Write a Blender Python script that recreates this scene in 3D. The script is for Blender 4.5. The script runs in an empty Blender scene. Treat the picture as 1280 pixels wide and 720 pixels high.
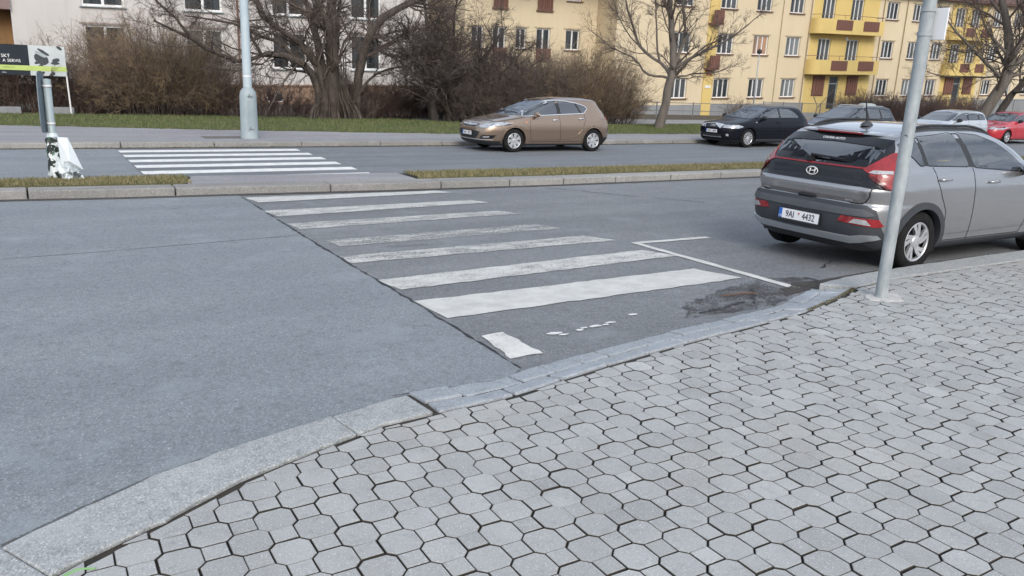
import bpy, bmesh, math, random
import numpy as np
from mathutils import Vector, Matrix
from mathutils.bvhtree import BVHTree
R = math.radians
random.seed(7)
rng = np.random.default_rng(11)
C = bpy.context.scene.collection
SC = bpy.context.scene

# ---------------------------------------------------------------- camera
cam_d = bpy.data.cameras.new('camera')
cam = bpy.data.objects.new('camera', cam_d)
C.objects.link(cam)
cam_d.sensor_width = 36.0
cam_d.lens = 985 / 1280 * 36
cam_d.clip_start = 0.05
cam_d.clip_end = 2000
CAMZ = 1.95
Mc = np.array([[0.855, -0.099, 0.509], [-0.517, -0.240, 0.821], [0.041, -0.966, -0.257]])
q_, r_ = np.linalg.qr(Mc)
q_ = q_ * np.sign(np.diag(r_))
m4 = Matrix.Identity(4)
for i in range(3):
    m4[i][0] = q_[i, 0]
    m4[i][1] = -q_[i, 1]
    m4[i][2] = -q_[i, 2]
m4[2][3] = CAMZ
cam.matrix_world = m4
SC.camera = cam

# ---------------------------------------------------------------- sky, sun, exposure
W = bpy.data.worlds.new('World')
SC.world = W
W.use_nodes = True
wn = W.node_tree.nodes
wn.clear()
sky = wn.new('ShaderNodeTexSky')
sky.sky_type = 'NISHITA'
sky.sun_disc = False
sky.sun_elevation = R(32)
sky.sun_rotation = R(200)
sky.altitude = 200
sky.air_density = 1.0
sky.dust_density = 9.0
sky.ozone_density = 4.0
CLOUD = (4.8, 5.4, 6.25)
bg = wn.new('ShaderNodeBackground')
bg.inputs['Strength'].default_value = 0.14
wo = wn.new('ShaderNodeOutputWorld')
# broken cloud over the blue
wl = W.node_tree.links
tcw = wn.new('ShaderNodeTexCoord'); sx = wn.new('ShaderNodeSeparateXYZ'); wl.new(tcw.outputs['Generated'], sx.inputs[0])
zc = wn.new('ShaderNodeMath'); zc.operation = 'MAXIMUM'; zc.inputs[1].default_value = 0.0; wl.new(sx.outputs[2], zc.inputs[0])
za = wn.new('ShaderNodeMath'); za.operation = 'ADD'; za.inputs[1].default_value = 0.22; wl.new(zc.outputs[0], za.inputs[0])
cb = wn.new('ShaderNodeCombineXYZ')
for i in (0, 1):
    dv = wn.new('ShaderNodeMath'); dv.operation = 'DIVIDE'; wl.new(sx.outputs[i], dv.inputs[0]); wl.new(za.outputs[0], dv.inputs[1]); wl.new(dv.outputs[0], cb.inputs[i])
cn = wn.new('ShaderNodeTexNoise'); cn.inputs['Scale'].default_value = 1.15; cn.inputs['Detail'].default_value = 7; cn.inputs['Roughness'].default_value = 0.58
wl.new(cb.outputs[0], cn.inputs['Vector'])
cr = wn.new('ShaderNodeValToRGB'); cr.color_ramp.elements[0].position = 0.36; cr.color_ramp.elements[0].color = (0.25, 0.25, 0.25, 1); cr.color_ramp.elements[1].position = 0.62; cr.color_ramp.elements[1].color = (0.95, 0.95, 0.95, 1)
wl.new(cn.outputs[0], cr.inputs[0])
cm = wn.new('ShaderNodeMix'); cm.data_type = 'RGBA'
wl.new(cr.outputs[0], cm.inputs[0]); wl.new(sky.outputs[0], cm.inputs[6]); cm.inputs[7].default_value = (CLOUD[0], CLOUD[1], CLOUD[2], 1)
wl.new(cm.outputs[2], bg.inputs[0])
W.node_tree.links.new(bg.outputs[0], wo.inputs[0])
sun_d = bpy.data.lights.new('sun', 'SUN')
sun_d.energy = 1.1
sun_d.angle = R(25)
sun_d.color = (1.0, 0.96, 0.91)
sun = bpy.data.objects.new('sun', sun_d)
C.objects.link(sun)
sd = Vector((math.sin(R(200)) * math.cos(R(32)), math.cos(R(200)) * math.cos(R(32)), math.sin(R(32))))
sun.rotation_euler = sd.to_track_quat('Z', 'Y').to_euler()
SC.view_settings.view_transform = 'Standard'
SC.view_settings.look = 'None'
SC.view_settings.exposure = 0.45
SC.view_settings.gamma = 1.0
SC.render.engine = 'CYCLES'
SC.cycles.max_bounces = 6
SC.cycles.transparent_max_bounces = 16
SC.cycles.caustics_reflective = False
SC.cycles.caustics_refractive = False
SC.cycles.sample_clamp_indirect = 4.0
try:
    SC.cycles.use_denoising = True
    SC.cycles.denoiser = 'OPENIMAGEDENOISE'
except Exception:
    pass

# ---------------------------------------------------------------- helpers
def tag(o, label=None, cat=None, group=None, kind=None):
    if label: o['label'] = label
    if cat: o['category'] = cat
    if group: o['group'] = group
    if kind: o['kind'] = kind
    return o

def empty(name, loc, rz=0.0, scale=1.0):
    o = bpy.data.objects.new(name, None)
    o.empty_display_size = 0.2
    o.location = loc
    o.rotation_euler = (0, 0, rz)
    o.scale = (scale,) * 3
    C.objects.link(o)
    return o

def mesh_obj(name, V, F, mats=None, parent=None, mi=None, smooth=False, loc=None):
    me = bpy.data.meshes.new(name)
    V = np.asarray(V, dtype=np.float32)
    if isinstance(F, np.ndarray):
        n, k = F.shape
        me.vertices.add(len(V)); me.vertices.foreach_set('co', V.ravel())
        me.loops.add(n * k); me.loops.foreach_set('vertex_index', F.ravel().astype(np.int32))
        me.polygons.add(n)
        me.polygons.foreach_set('loop_start', np.arange(0, n * k, k, dtype=np.int32))
        me.polygons.foreach_set('loop_total', np.full(n, k, dtype=np.int32))
        me.update(calc_edges=True)
    else:
        me.from_pydata(V.tolist(), [], F)
    if mats is not None:
        for m in (mats if isinstance(mats, (list, tuple)) else [mats]):
            me.materials.append(m)
    if mi is not None:
        me.polygons.foreach_set('material_index', np.asarray(mi, dtype=np.int32))
    if smooth:
        me.polygons.foreach_set('use_smooth', np.ones(len(me.polygons), dtype=bool))
    me.validate()
    o = bpy.data.objects.new(name, me)
    C.objects.link(o)
    if parent is not None: o.parent = parent
    if loc is not None: o.location = loc
    return o

def bevel(o, w=0.01, seg=2, ang=40):
    b = o.modifiers.new('bevel', 'BEVEL')
    b.width = w; b.segments = seg; b.limit_method = 'ANGLE'; b.angle_limit = R(ang)
    return o

def frame_of(d):
    d = np.asarray(d, float); d = d / (np.linalg.norm(d) + 1e-9)
    a = np.array([0, 0, 1.0]) if abs(d[2]) < 0.9 else np.array([1.0, 0, 0])
    u = np.cross(d, a); u /= np.linalg.norm(u)
    return u, np.cross(d, u)

class MB:
    def __init__(s): s.v = []; s.f = []; s.m = []
    def add(s, V, F, mi=0):
        k = len(s.v)
        s.v.extend([tuple(map(float, p)) for p in V])
        for f in F:
            s.f.append(tuple(i + k for i in f)); s.m.append(mi)
        return s
    def box(s, c, d, mi=0, rz=0.0, M=None):
        x, y, z = d[0] / 2, d[1] / 2, d[2] / 2
        P = [(-x, -y, -z), (x, -y, -z), (x, y, -z), (-x, y, -z), (-x, -y, z), (x, -y, z), (x, y, z), (-x, y, z)]
        ca, sa = math.cos(rz), math.sin(rz)
        V = []
        for p in P:
            q = (p[0] * ca - p[1] * sa, p[0] * sa + p[1] * ca, p[2])
            if M is not None: q = tuple(M @ Vector(q))
            V.append((q[0] + c[0], q[1] + c[1], q[2] + c[2]))
        return s.add(V, [(0, 3, 2, 1), (4, 5, 6, 7), (0, 1, 5, 4), (1, 2, 6, 5), (2, 3, 7, 6), (3, 0, 4, 7)], mi)
    def span(s, a, b, mi=0):
        return s.box([(a[i] + b[i]) / 2 for i in range(3)], [abs(b[i] - a[i]) for i in range(3)], mi)
    def prism(s, poly, z0, z1, mi=0):
        n = len(poly)
        zz0 = z0 if hasattr(z0, '__len__') else [z0] * n
        zz1 = z1 if hasattr(z1, '__len__') else [z1] * n
        V = [(p[0], p[1], zz0[i]) for i, p in enumerate(poly)] + [(p[0], p[1], zz1[i]) for i, p in enumerate(poly)]
        a = sum(poly[i][0] * poly[(i + 1) % n][1] - poly[(i + 1) % n][0] * poly[i][1] for i in range(n))
        F = [tuple(range(n, 2 * n)), tuple(range(n - 1, -1, -1))] + [(i, (i + 1) % n, n + (i + 1) % n, n + i) for i in range(n)]
        if a < 0: F = [tuple(reversed(f)) for f in F]
        return s.add(V, F, mi)
    def tube(s, pts, r, n=8, mi=0, caps=True):
        pts = [np.array(p, float) for p in pts]
        rr = r if hasattr(r, '__len__') else [r] * len(pts)
        d0 = pts[-1] - pts[0]
        u, v = frame_of(d0 if np.linalg.norm(d0) > 1e-4 else pts[1] - pts[0])
        V = []; F = []
        for i, p in enumerate(pts):
            if len(pts) > 2:
                d = pts[min(i + 1, len(pts) - 1)] - pts[max(i - 1, 0)]
                d /= np.linalg.norm(d) + 1e-9
                u = u - d * (u @ d); u /= np.linalg.norm(u) + 1e-9
                v = np.cross(d, u)
            for k in range(n):
                a = 2 * math.pi * k / n
                V.append(p + rr[i] * (math.cos(a) * u + math.sin(a) * v))
        for i in range(len(pts) - 1):
            for k in range(n):
                k2 = (k + 1) % n
                F.append((i * n + k, i * n + k2, (i + 1) * n + k2, (i + 1) * n + k))
        if caps:
            F.append(tuple(range(n - 1, -1, -1)))
            F.append(tuple((len(pts) - 1) * n + k for k in range(n)))
        return s.add(V, F, mi)
    def lathe(s, prof, n=32, c=(0, 0, 0), axis='z', mi=0, caps=False):
        V = []; F = []
        for (r, h) in prof:
            for k in range(n):
                a = 2 * math.pi * k / n
                x, y = r * math.cos(a), r * math.sin(a)
                p = (x, y, h) if axis == 'z' else ((x, h, y) if axis == 'y' else (h, x, y))
                V.append((p[0] + c[0], p[1] + c[1], p[2] + c[2]))
        for i in range(len(prof) - 1):
            for k in range(n):
                k2 = (k + 1) % n
                f = (i * n + k, i * n + k2, (i + 1) * n + k2, (i + 1) * n + k)
                F.append(f if axis != 'y' else tuple(reversed(f)))
        if caps:
            F.append(tuple(range(n - 1, -1, -1)))
            F.append(tuple((len(prof) - 1) * n + k for k in range(n)))
        return s.add(V, F, mi)
    def build(s, name, mats, parent=None, smooth=False, loc=None, warp=None):
        V = s.v
        if warp: V = [warp(p) for p in V]
        return mesh_obj(name, V, s.f, mats, parent, s.m if isinstance(mats, (list, tuple)) and len(mats) > 1 else None, smooth, loc)

def autosmooth(o, ang=35):
    me = o.data
    me.polygons.foreach_set('use_smooth', np.ones(len(me.polygons), dtype=bool))
    bm = bmesh.new(); bm.from_mesh(me)
    for e in bm.edges:
        if len(e.link_faces) == 2 and e.calc_face_angle(0) > R(ang): e.smooth = False
    bm.to_mesh(me); bm.free()
    return o

# ---------------------------------------------------------------- materials
def newmat(name):
    m = bpy.data.materials.new(name); m.use_nodes = True
    nt = m.node_tree
    return m, nt, nt.nodes['Principled BSDF'], nt.nodes['Material Output']

def tex(nt, kind, scale, detail=4, rough=0.55, vec=None, **kw):
    n = nt.nodes.new('ShaderNodeTex' + kind)
    n.inputs['Scale'].default_value = scale
    if kind == 'Noise':
        n.inputs['Detail'].default_value = detail
        n.inputs['Roughness'].default_value = rough
    if vec is not None: nt.links.new(vec, n.inputs['Vector'])
    return n

def coords(nt, scale=(1, 1, 1), out='Object'):
    tc = nt.nodes.new('ShaderNodeTexCoord')
    mp = nt.nodes.new('ShaderNodeMapping')
    mp.inputs['Scale'].default_value = scale
    nt.links.new(tc.outputs[out], mp.inputs['Vector'])
    return mp.outputs['Vector']

def ramp(nt, src, stops):
    r = nt.nodes.new('ShaderNodeValToRGB')
    el = r.color_ramp.elements
    while len(el) < len(stops): el.new(0.5)
    for e, (p, c) in zip(el, stops):
        e.position = p
        e.color = (c, c, c, 1) if not hasattr(c, '__len__') else (c[0], c[1], c[2], 1)
    nt.links.new(src, r.inputs[0])
    return r.outputs[0]

def mix(nt, a, b, fac, mode='MIX'):
    m = nt.nodes.new('ShaderNodeMix'); m.data_type = 'RGBA'; m.blend_type = mode
    for sock, val in ((m.inputs[0], fac), (m.inputs[6], a), (m.inputs[7], b)):
        if hasattr(val, 'links') or hasattr(val, 'is_linked'): nt.links.new(val, sock)
        elif hasattr(val, '__len__'): sock.default_value = (*val[:3], 1)
        else: sock.default_value = val
    return m.outputs[2]

def mth(nt, op, a, b=None, clamp=False):
    m = nt.nodes.new('ShaderNodeMath'); m.operation = op; m.use_clamp = clamp
    for i, val in enumerate((a, b)):
        if val is None: continue
        if hasattr(val, 'is_linked'): nt.links.new(val, m.inputs[i])
        else: m.inputs[i].default_value = val
    return m.outputs[0]

def bump(nt, bsdf, h, strength=0.3, dist=0.01):
    b = nt.nodes.new('ShaderNodeBump')
    b.inputs['Strength'].default_value = strength
    b.inputs['Distance'].default_value = dist
    nt.links.new(h, b.inputs['Height'])
    nt.links.new(b.outputs[0], bsdf.inputs['Normal'])

def pmat(name, col, rough=0.6, metal=0.0, col2=None, vscale=4.0, bscale=0, bstr=0.2, bdist=0.01, coat=0.0, spec=None, vstretch=(1, 1, 1)):
    m, nt, b, out = newmat(name)
    v = coords(nt, vstretch)
    if col2 is None: col2 = tuple(c * 0.8 for c in col)
    n = tex(nt, 'Noise', vscale, 5, 0.6, v)
    c = mix(nt, col, col2, ramp(nt, n.outputs[0], [(0.35, 0.0), (0.65, 1.0)]))
    nt.links.new(c, b.inputs['Base Color'])
    b.inputs['Roughness'].default_value = rough
    b.inputs['Metallic'].default_value = metal
    b.inputs['Coat Weight'].default_value = coat
    b.inputs['Coat Roughness'].default_value = 0.04
    if spec is not None: b.inputs['Specular IOR Level'].default_value = spec
    if bscale:
        h = tex(nt, 'Noise', bscale, 4, 0.6, v)
        bump(nt, b, h.outputs[0], bstr, bdist)
    return m

def asphalt(name, base, warm, speck=0.5, grain=140.0, patch=0.25, rough=0.82):
    m, nt, b, out = newmat(name)
    v = coords(nt)
    big = tex(nt, 'Noise', 0.45, 5, 0.65, v)
    vs = coords(nt, (0.15, 1.2, 1))
    lanes = tex(nt, 'Noise', 1.1, 3, 0.5, vs)
    mid = tex(nt, 'Noise', 14, 4, 0.7, v)
    vor = tex(nt, 'Voronoi', grain, vec=v)
    fine = tex(nt, 'Noise', grain * 1.3, 2, 0.5, v)
    c = mix(nt, base, warm, ramp(nt, big.outputs[0], [(0.3, 0.0), (0.7, 1.0)]))
    c = mix(nt, c, tuple(x * (1 - patch) for x in base), ramp(nt, lanes.outputs[0], [(0.35, 0.0), (0.7, 0.8)]))
    c = mix(nt, c, tuple(x * 0.55 for x in base), ramp(nt, mid.outputs[0], [(0.52, 0.0), (0.78, 0.7)]))
    gr = ramp(nt, vor.outputs['Color'], [(0.0, 0.62), (0.75, 1.1), (1.0, 1.7)])
    c = mix(nt, c, gr, speck, 'MULTIPLY')
    sp = ramp(nt, fine.outputs[0], [(0.66, 0.0), (0.74, 1.0)])
    sp = mth(nt, 'MULTIPLY', sp, 0.35 * speck)
    c = mix(nt, c, (0.5, 0.5, 0.5), sp)
    # single pale and dark chippings, oil drips
    v5 = tex(nt, 'Voronoi', 42, vec=v)
    dot = ramp(nt, v5.outputs['Distance'], [(0.10, 1.0), (0.17, 0.0)])
    sel = nt.nodes.new('ShaderNodeSeparateColor'); nt.links.new(v5.outputs['Color'], sel.inputs[0])
    pale = mth(nt, 'MULTIPLY', dot, mth(nt, 'GREATER_THAN', sel.outputs[0], 0.86))
    dark = mth(nt, 'MULTIPLY', dot, mth(nt, 'LESS_THAN', sel.outputs[0], 0.10))
    c = mix(nt, c, (0.68, 0.68, 0.67), mth(nt, 'MULTIPLY', pale, 0.8))
    c = mix(nt, c, tuple(x * 0.3 for x in base), mth(nt, 'MULTIPLY', dark, 0.8))
    cloud = tex(nt, 'Noise', 1.6, 6, 0.7, v)
    c = mix(nt, c, tuple(min(1, x * 1.28) for x in base), ramp(nt, cloud.outputs[0], [(0.54, 0.0), (0.75, 0.75)]))
    v6 = tex(nt, 'Voronoi', 0.8, vec=v)
    dr = ramp(nt, v6.outputs['Distance'], [(0.03, 0.6), (0.075, 0.0)])
    c = mix(nt, c, tuple(x * 0.45 for x in base), mth(nt, 'MULTIPLY', dr, speck))
    nt.links.new(c, b.inputs['Base Color'])
    b.inputs['Roughness'].default_value = rough
    b.inputs['Specular IOR Level'].default_value = 0.3
    h = mth(nt, 'ADD', mth(nt, 'MULTIPLY', vor.outputs['Distance'], 0.7), mth(nt, 'MULTIPLY', mid.outputs[0], 0.8))
    bump(nt, b, h, 0.55, 0.006)
    return m

def paint(name, col, wear, stretch=(2.6, 7, 1), seed=0.0, rough=0.7):
    """white road paint; where it has worn off the surface lets the asphalt below show"""
    m, nt, b, out = newmat(name)
    v = coords(nt, stretch)
    mp = v.node; mp.inputs['Location'].default_value = (seed, seed * 1.7, 0)
    n1 = tex(nt, 'Noise', 1.0, 4, 0.6, v)
    v2 = coords(nt, (1, 2.5, 1))
    n2 = tex(nt, 'Noise', 40.0, 5, 0.75, v2)
    v3 = coords(nt)
    n3 = tex(nt, 'Noise', 5, 3, 0.6, v3)
    s = mth(nt, 'ADD', mth(nt, 'MULTIPLY', n1.outputs[0], 0.35), mth(nt, 'MULTIPLY', n2.outputs[0], 1.0))
    a = ramp(nt, mth(nt, 'SUBTRACT', s, wear), [(0.0, 0.0), (0.035, 1.0)])
    c = mix(nt, col, tuple(x * 0.72 for x in col), ramp(nt, n3.outputs[0], [(0.35, 0.0), (0.75, 0.9)]))
    c = mix(nt, c, tuple(x * 0.55 for x in col), ramp(nt, n2.outputs[0], [(0.6, 0.0), (0.8, 0.8)]))
    nt.links.new(c, b.inputs['Base Color'])
    b.inputs['Roughness'].default_value = rough
    nt.links.new(a, b.inputs['Alpha'])
    return m

def glass(name, tint, refl=1.0, rough=0.0, ior=1.6):
    m, nt, b, out = newmat(name)
    nt.nodes.remove(b)
    t = nt.nodes.new('ShaderNodeBsdfTransparent'); t.inputs[0].default_value = (*tint, 1)
    g = nt.nodes.new('ShaderNodeBsdfGlossy'); g.inputs['Roughness'].default_value = rough
    g.inputs[0].default_value = (refl, refl, refl, 1)
    f = nt.nodes.new('ShaderNodeFresnel'); f.inputs[0].default_value = ior
    mx = nt.nodes.new('ShaderNodeMixShader')
    nt.links.new(f.outputs[0], mx.inputs[0]); nt.links.new(t.outputs[0], mx.inputs[1]); nt.links.new(g.outputs[0], mx.inputs[2])
    nt.links.new(mx.outputs[0], out.inputs[0])
    return m

def windowpane(name, c1, c2):
    m, nt, b, out = newmat(name)
    v = coords(nt, (5, 1, 0.35))
    n = tex(nt, 'Noise', 1.1, 3, 0.5, v)
    c = mix(nt, c1, c2, ramp(nt, n.outputs[0], [(0.4, 0.0), (0.6, 1.0)]))
    nt.links.new(c, b.inputs['Base Color'])
    b.inputs['Roughness'].default_value = 0.06
    b.inputs['Specular IOR Level'].default_value = 0.45
    return m

M = {}
M['asphalt_old'] = asphalt('asphalt_old', (0.206, 0.215, 0.226), (0.236, 0.243, 0.25), 0.8, 95)
M['asphalt_new'] = asphalt('asphalt_new', (0.232, 0.256, 0.274), (0.265, 0.286, 0.298), 0.75, 110, 0.12)
M['asphalt_far'] = asphalt('asphalt_far', (0.19, 0.204, 0.218), (0.22, 0.232, 0.245), 0.5, 110)
M['asphalt_path'] = asphalt('asphalt_path', (0.30, 0.293, 0.305), (0.335, 0.33, 0.335), 0.5, 90)
M['granite'] = asphalt('granite', (0.36, 0.372, 0.372), (0.42, 0.43, 0.42), 1.0, 170, 0.1, 0.78)
M['granite_old'] = asphalt('granite_old', (0.29, 0.285, 0.27), (0.37, 0.36, 0.34), 0.7, 90, 0.3, 0.8)
M['sett'] = asphalt('sett_stone', (0.36, 0.39, 0.42), (0.43, 0.44, 0.45), 0.6, 120, 0.2, 0.7)
M['joint'] = pmat('joint_soil', (0.022, 0.020, 0.018), 0.95, col2=(0.045, 0.038, 0.028), vscale=6, bscale=60)
M['soil'] = pmat('soil', (0.06, 0.05, 0.038), 0.95, col2=(0.10, 0.085, 0.06), vscale=1.5, bscale=12, bstr=0.6, bdist=0.05)
M['lawn'] = pmat('lawn_ground', (0.065, 0.085, 0.03), 0.95, col2=(0.125, 0.115, 0.06), vscale=0.8, bscale=25, bstr=0.6, bdist=0.04)
M['drygrass'] = pmat('dry_turf', (0.12, 0.105, 0.05), 0.95, col2=(0.085, 0.085, 0.03), vscale=2.2, bscale=30, bstr=0.6, bdist=0.03)
M['galv'] = pmat('galvanised_steel', (0.28, 0.31, 0.32), 0.6, 0.15, col2=(0.41, 0.44, 0.45), vscale=11, bscale=40, bstr=0.05, vstretch=(1, 1, 0.45))
M['greypaint'] = pmat('grey_paint', (0.30, 0.36, 0.38), 0.5, 0.1, col2=(0.36, 0.42, 0.43), vscale=3)
M['lamp_grey'] = pmat('lamp_grey_paint', (0.26, 0.31, 0.33), 0.55, 0.0, col2=(0.32, 0.375, 0.39), vscale=2)
M['white'] = pmat('white_paint', (0.78, 0.78, 0.77), 0.45, col2=(0.70, 0.70, 0.69), vscale=3)
M['white_plate'] = pmat('white_plate', (0.85, 0.85, 0.85), 0.4, col2=(0.82, 0.82, 0.82))
M['black'] = pmat('black_plastic', (0.018, 0.019, 0.021), 0.5, col2=(0.024, 0.025, 0.027))
M['tyre'] = pmat('tyre_rubber', (0.009, 0.009, 0.010), 0.85, spec=0.2, col2=(0.018, 0.0175, 0.017), vscale=9)
M['gloss_black'] = pmat('gloss_black', (0.008, 0.009, 0.011), 0.08, col2=(0.01, 0.01, 0.012))
M['cladding'] = pmat('grey_plastic_cladding', (0.036, 0.040, 0.046), 0.55, col2=(0.044, 0.048, 0.055), vscale=5, bscale=400, bstr=0.05)
M['chrome'] = pmat('chrome', (0.80, 0.81, 0.82), 0.28, 0.75, col2=(0.7, 0.7, 0.72))
M['silver'] = pmat('silver_trim', (0.55, 0.58, 0.60), 0.35, 0.7, col2=(0.5, 0.53, 0.55))
M['rim'] = pmat('wheel_silver', (0.58, 0.59, 0.60), 0.33, 0.55, col2=(0.50, 0.51, 0.52), vscale=8)
M['interior'] = pmat('dark_interior', (0.022, 0.022, 0.025), 0.8, col2=(0.03, 0.03, 0.033))
M['seat_cloth'] = pmat('seat_cloth', (0.045, 0.047, 0.052), 0.9, col2=(0.06, 0.06, 0.066))
M['red_lens'] = pmat('red_lens', (0.30, 0.010, 0.014), 0.12, col2=(0.20, 0.007, 0.010), vscale=14, coat=0.6)
M['white_lens'] = pmat('clear_lens', (0.46, 0.46, 0.47), 0.15, 0.1, col2=(0.28, 0.29, 0.30), vscale=22, coat=0.7)
M['lamp_lens'] = pmat('headlamp_lens', (0.50, 0.53, 0.56), 0.08, 0.25, col2=(0.22, 0.24, 0.26), vscale=10, coat=1.0)
M['amber'] = pmat('amber_lens', (0.62, 0.30, 0.12), 0.2, col2=(0.55, 0.25, 0.1))
M['blue_band'] = pmat('plate_blue', (0.03, 0.14, 0.50), 0.4, col2=(0.03, 0.13, 0.46))
M['ink'] = pmat('plate_ink', (0.012, 0.012, 0.013), 0.5)
M['glass_rear'] = glass('tinted_glass', (0.60, 0.66, 0.72), ior=3.1)
M['glass_side'] = glass('side_glass', (0.80, 0.86, 0.84), ior=2.8)
M['bark'] = pmat('bark', (0.052, 0.042, 0.035), 0.92, col2=(0.125, 0.102, 0.086), vscale=7, bscale=26, bstr=1.0, bdist=0.05, vstretch=(1, 1, 0.3))
M['bark_dark'] = pmat('bark_dark', (0.04, 0.034, 0.03), 0.9, col2=(0.075, 0.062, 0.053), vscale=5, bscale=22, bstr=0.7, bdist=0.04, vstretch=(1, 1, 0.3))
M['bark_grey'] = pmat('bark_grey', (0.165, 0.145, 0.124), 0.9, col2=(0.105, 0.09, 0.076), vscale=5, bscale=22, bstr=0.7, bdist=0.04, vstretch=(1, 1, 0.3))
M['twig'] = pmat('twig', (0.088, 0.068, 0.059), 0.85, col2=(0.145, 0.114, 0.096), vscale=0.8)
M['twig_dark'] = pmat('twig_dark', (0.062, 0.05, 0.046), 0.85, col2=(0.115, 0.09, 0.079), vscale=0.8)
M['twig_ochre'] = pmat('twig_ochre', (0.50, 0.36, 0.155), 0.85, col2=(0.33, 0.22, 0.105), vscale=0.7)
M['twig_brown'] = pmat('twig_brown', (0.275, 0.205, 0.138), 0.85, col2=(0.185, 0.136, 0.098), vscale=0.8)
M['twig_red'] = pmat('twig_red', (0.145, 0.10, 0.084), 0.85, col2=(0.10, 0.07, 0.06), vscale=0.8)

def car_paint(name, col, metal=0.5, rough=0.32, dirt_amt=0.2, coat=1.0, spec=0.5):
    m, nt, b, out = newmat(name)
    v = coords(nt)
    fl = tex(nt, 'Noise', 900, 1, 0.5, v)
    dirt = tex(nt, 'Noise', 2.5, 5, 0.6, v)
    c = mix(nt, col, tuple(min(1, x * 1.25) for x in col), fl.outputs[0])
    c = mix(nt, c, (0.16, 0.15, 0.14), ramp(nt, dirt.outputs[0], [(0.45, 0.0), (0.9, dirt_amt)]))
    nt.links.new(c, b.inputs['Base Color'])
    b.inputs['Metallic'].default_value = metal
    b.inputs['Roughness'].default_value = rough
    b.inputs['Coat Weight'].default_value = coat
    b.inputs['Specular IOR Level'].default_value = spec
    b.inputs['Coat Roughness'].default_value = 0.05
    return m

def text_mesh(name, s, size, mat, parent, M4, ext=0.0008, align='CENTER', xs=1.0):
    cu = bpy.data.curves.new(name, 'FONT')
    cu.body = s; cu.size = size; cu.align_x = align; cu.align_y = 'CENTER'; cu.extrude = ext
    o = bpy.data.objects.new(name + '_curve', cu)
    C.objects.link(o)
    bpy.context.view_layer.update()
    me = bpy.data.meshes.new_from_object(o.evaluated_get(bpy.context.evaluated_depsgraph_get()))
    me.name = name
    bpy.data.objects.remove(o); bpy.data.curves.remove(cu)
    me.transform(Matrix.Diagonal((xs, 1, 1, 1)))
    me.transform(M4)
    me.materials.clear(); me.materials.append(mat)
    t = bpy.data.objects.new(name, me); C.objects.link(t)
    if parent is not None: t.parent = parent
    return t
# ================================================================ the setting
SL = 0.025
def road_z(y):
    if y > 12.6: return 0.0
    return SL * (12.6 - max(y, 3.0))
PZ = 0.28                      # level of the near pavement
def lerp_line(L, x):
    return float(np.interp(x, [p[0] for p in L], [p[1] for p in L]))

gb = MB()
gb.add([(-400, -400, -0.15), (600, -400, -0.15), (600, 700, -0.15), (-400, 700, -0.15)], [(0, 1, 2, 3)])
tag(gb.build('ground', M['soil']), kind='structure')

# carriageway: near half falls away from the kerb, far half is level
ys = [-40, 3.0, 4.5, 6.0, 8.0, 10.0, 12.6, 16.0, 21.3]
V = []; F = []
xs = np.linspace(-80, 140, 45)
for y in ys:
    for x in xs: V.append((x, y, road_z(y)))
n = len(xs)
for j in range(len(ys) - 1):
    for i in range(n - 1):
        a = j * n + i
        F.append((a, a + 1, a + n + 1, a + n))
# leave out what lies under the pavement
F = [f for f in F if not (V[f[0]][1] < 3.0 and V[f[0]][0] > -2)]
tag(mesh_obj('road', V, F, M['asphalt_old']), kind='structure')

def sheet(name, poly, mat, dz=0.004, kind='structure', zf=road_z, res=0.5, tagit=True):
    """flat painted or laid sheet following the road, cut into strips along y"""
    bm = bmesh.new()
    f = bm.faces.new([bm.verts.new((p[0], p[1], 0)) for p in poly])
    bmesh.ops.triangulate(bm, faces=[f])
    for yb in (3.0, 12.6):
        bmesh.ops.bisect_plane(bm, geom=bm.verts[:] + bm.edges[:] + bm.faces[:], plane_co=(0, yb, 0), plane_no=(0, 1, 0))
    for v in bm.verts: v.co.z = zf(v.co.y) + dz
    bmesh.ops.recalc_face_normals(bm, faces=bm.faces[:])
    for ff in bm.faces:
        if ff.normal.z < 0: ff.normal_flip()
    me = bpy.data.meshes.new(name); bm.to_mesh(me); bm.free()
    me.materials.append(mat)
    o = bpy.data.objects.new(name, me); C.objects.link(o)
    if tagit: tag(o, kind=kind)
    return o

def ragged(poly, step=0.12, amp=0.008):
    out = []
    n = len(poly)
    for i in range(n):
        a = np.array(poly[i], float); b = np.array(poly[(i + 1) % n], float)
        L = np.linalg.norm(b - a); k = max(1, int(L / step))
        nn = np.array([-(b - a)[1], (b - a)[0]]) / (L + 1e-9)
        for j in range(k):
            out.append(tuple(a + (b - a) * j / k + nn * random.uniform(-amp, amp)))
    return out

# newer bluish asphalt of the junction, near and far
NEARP = [(2.78, 12.62), (2.70, 10.5), (2.61, 8.19), (2.54, 5.55), (2.47, 3.85), (2.3, 3.73), (1.9, 3.78), (1.6, 3.8), (1.6, 3.3), (0.4, 2.9), (-1.4, 1.0), (-1.5, -38), (-60, -38), (-60, 13.5), (-0.4, 13.2), (1.1, 13.0), (2.78, 12.9)]
sheet('new_asphalt_road', NEARP, M['asphalt_new'])
sheet('new_asphalt_road', [(1.75, 20.9), (1.75, 18), (1.72, 15.4), (1.9, 14.1), (-60, 14.1), (-60, 20.9)], M['asphalt_new'])
sheet('far_carriageway_road', [(1.76, 20.9), (1.76, 14.2), (90, 14.0), (90, 21.2)], M['asphalt_far'], 0.003)
tar = pmat('tar_joint', (0.03, 0.03, 0.032), 0.7)
sheet('road_joint', ragged([(2.795, 12.6), (2.715, 10.5), (2.625, 8.19), (2.555, 5.55), (2.485, 3.85), (2.465, 3.85), (2.535, 5.55), (2.605, 8.19), (2.695, 10.5), (2.775, 12.6)], 0.07, 0.014), tar, 0.007)
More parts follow.
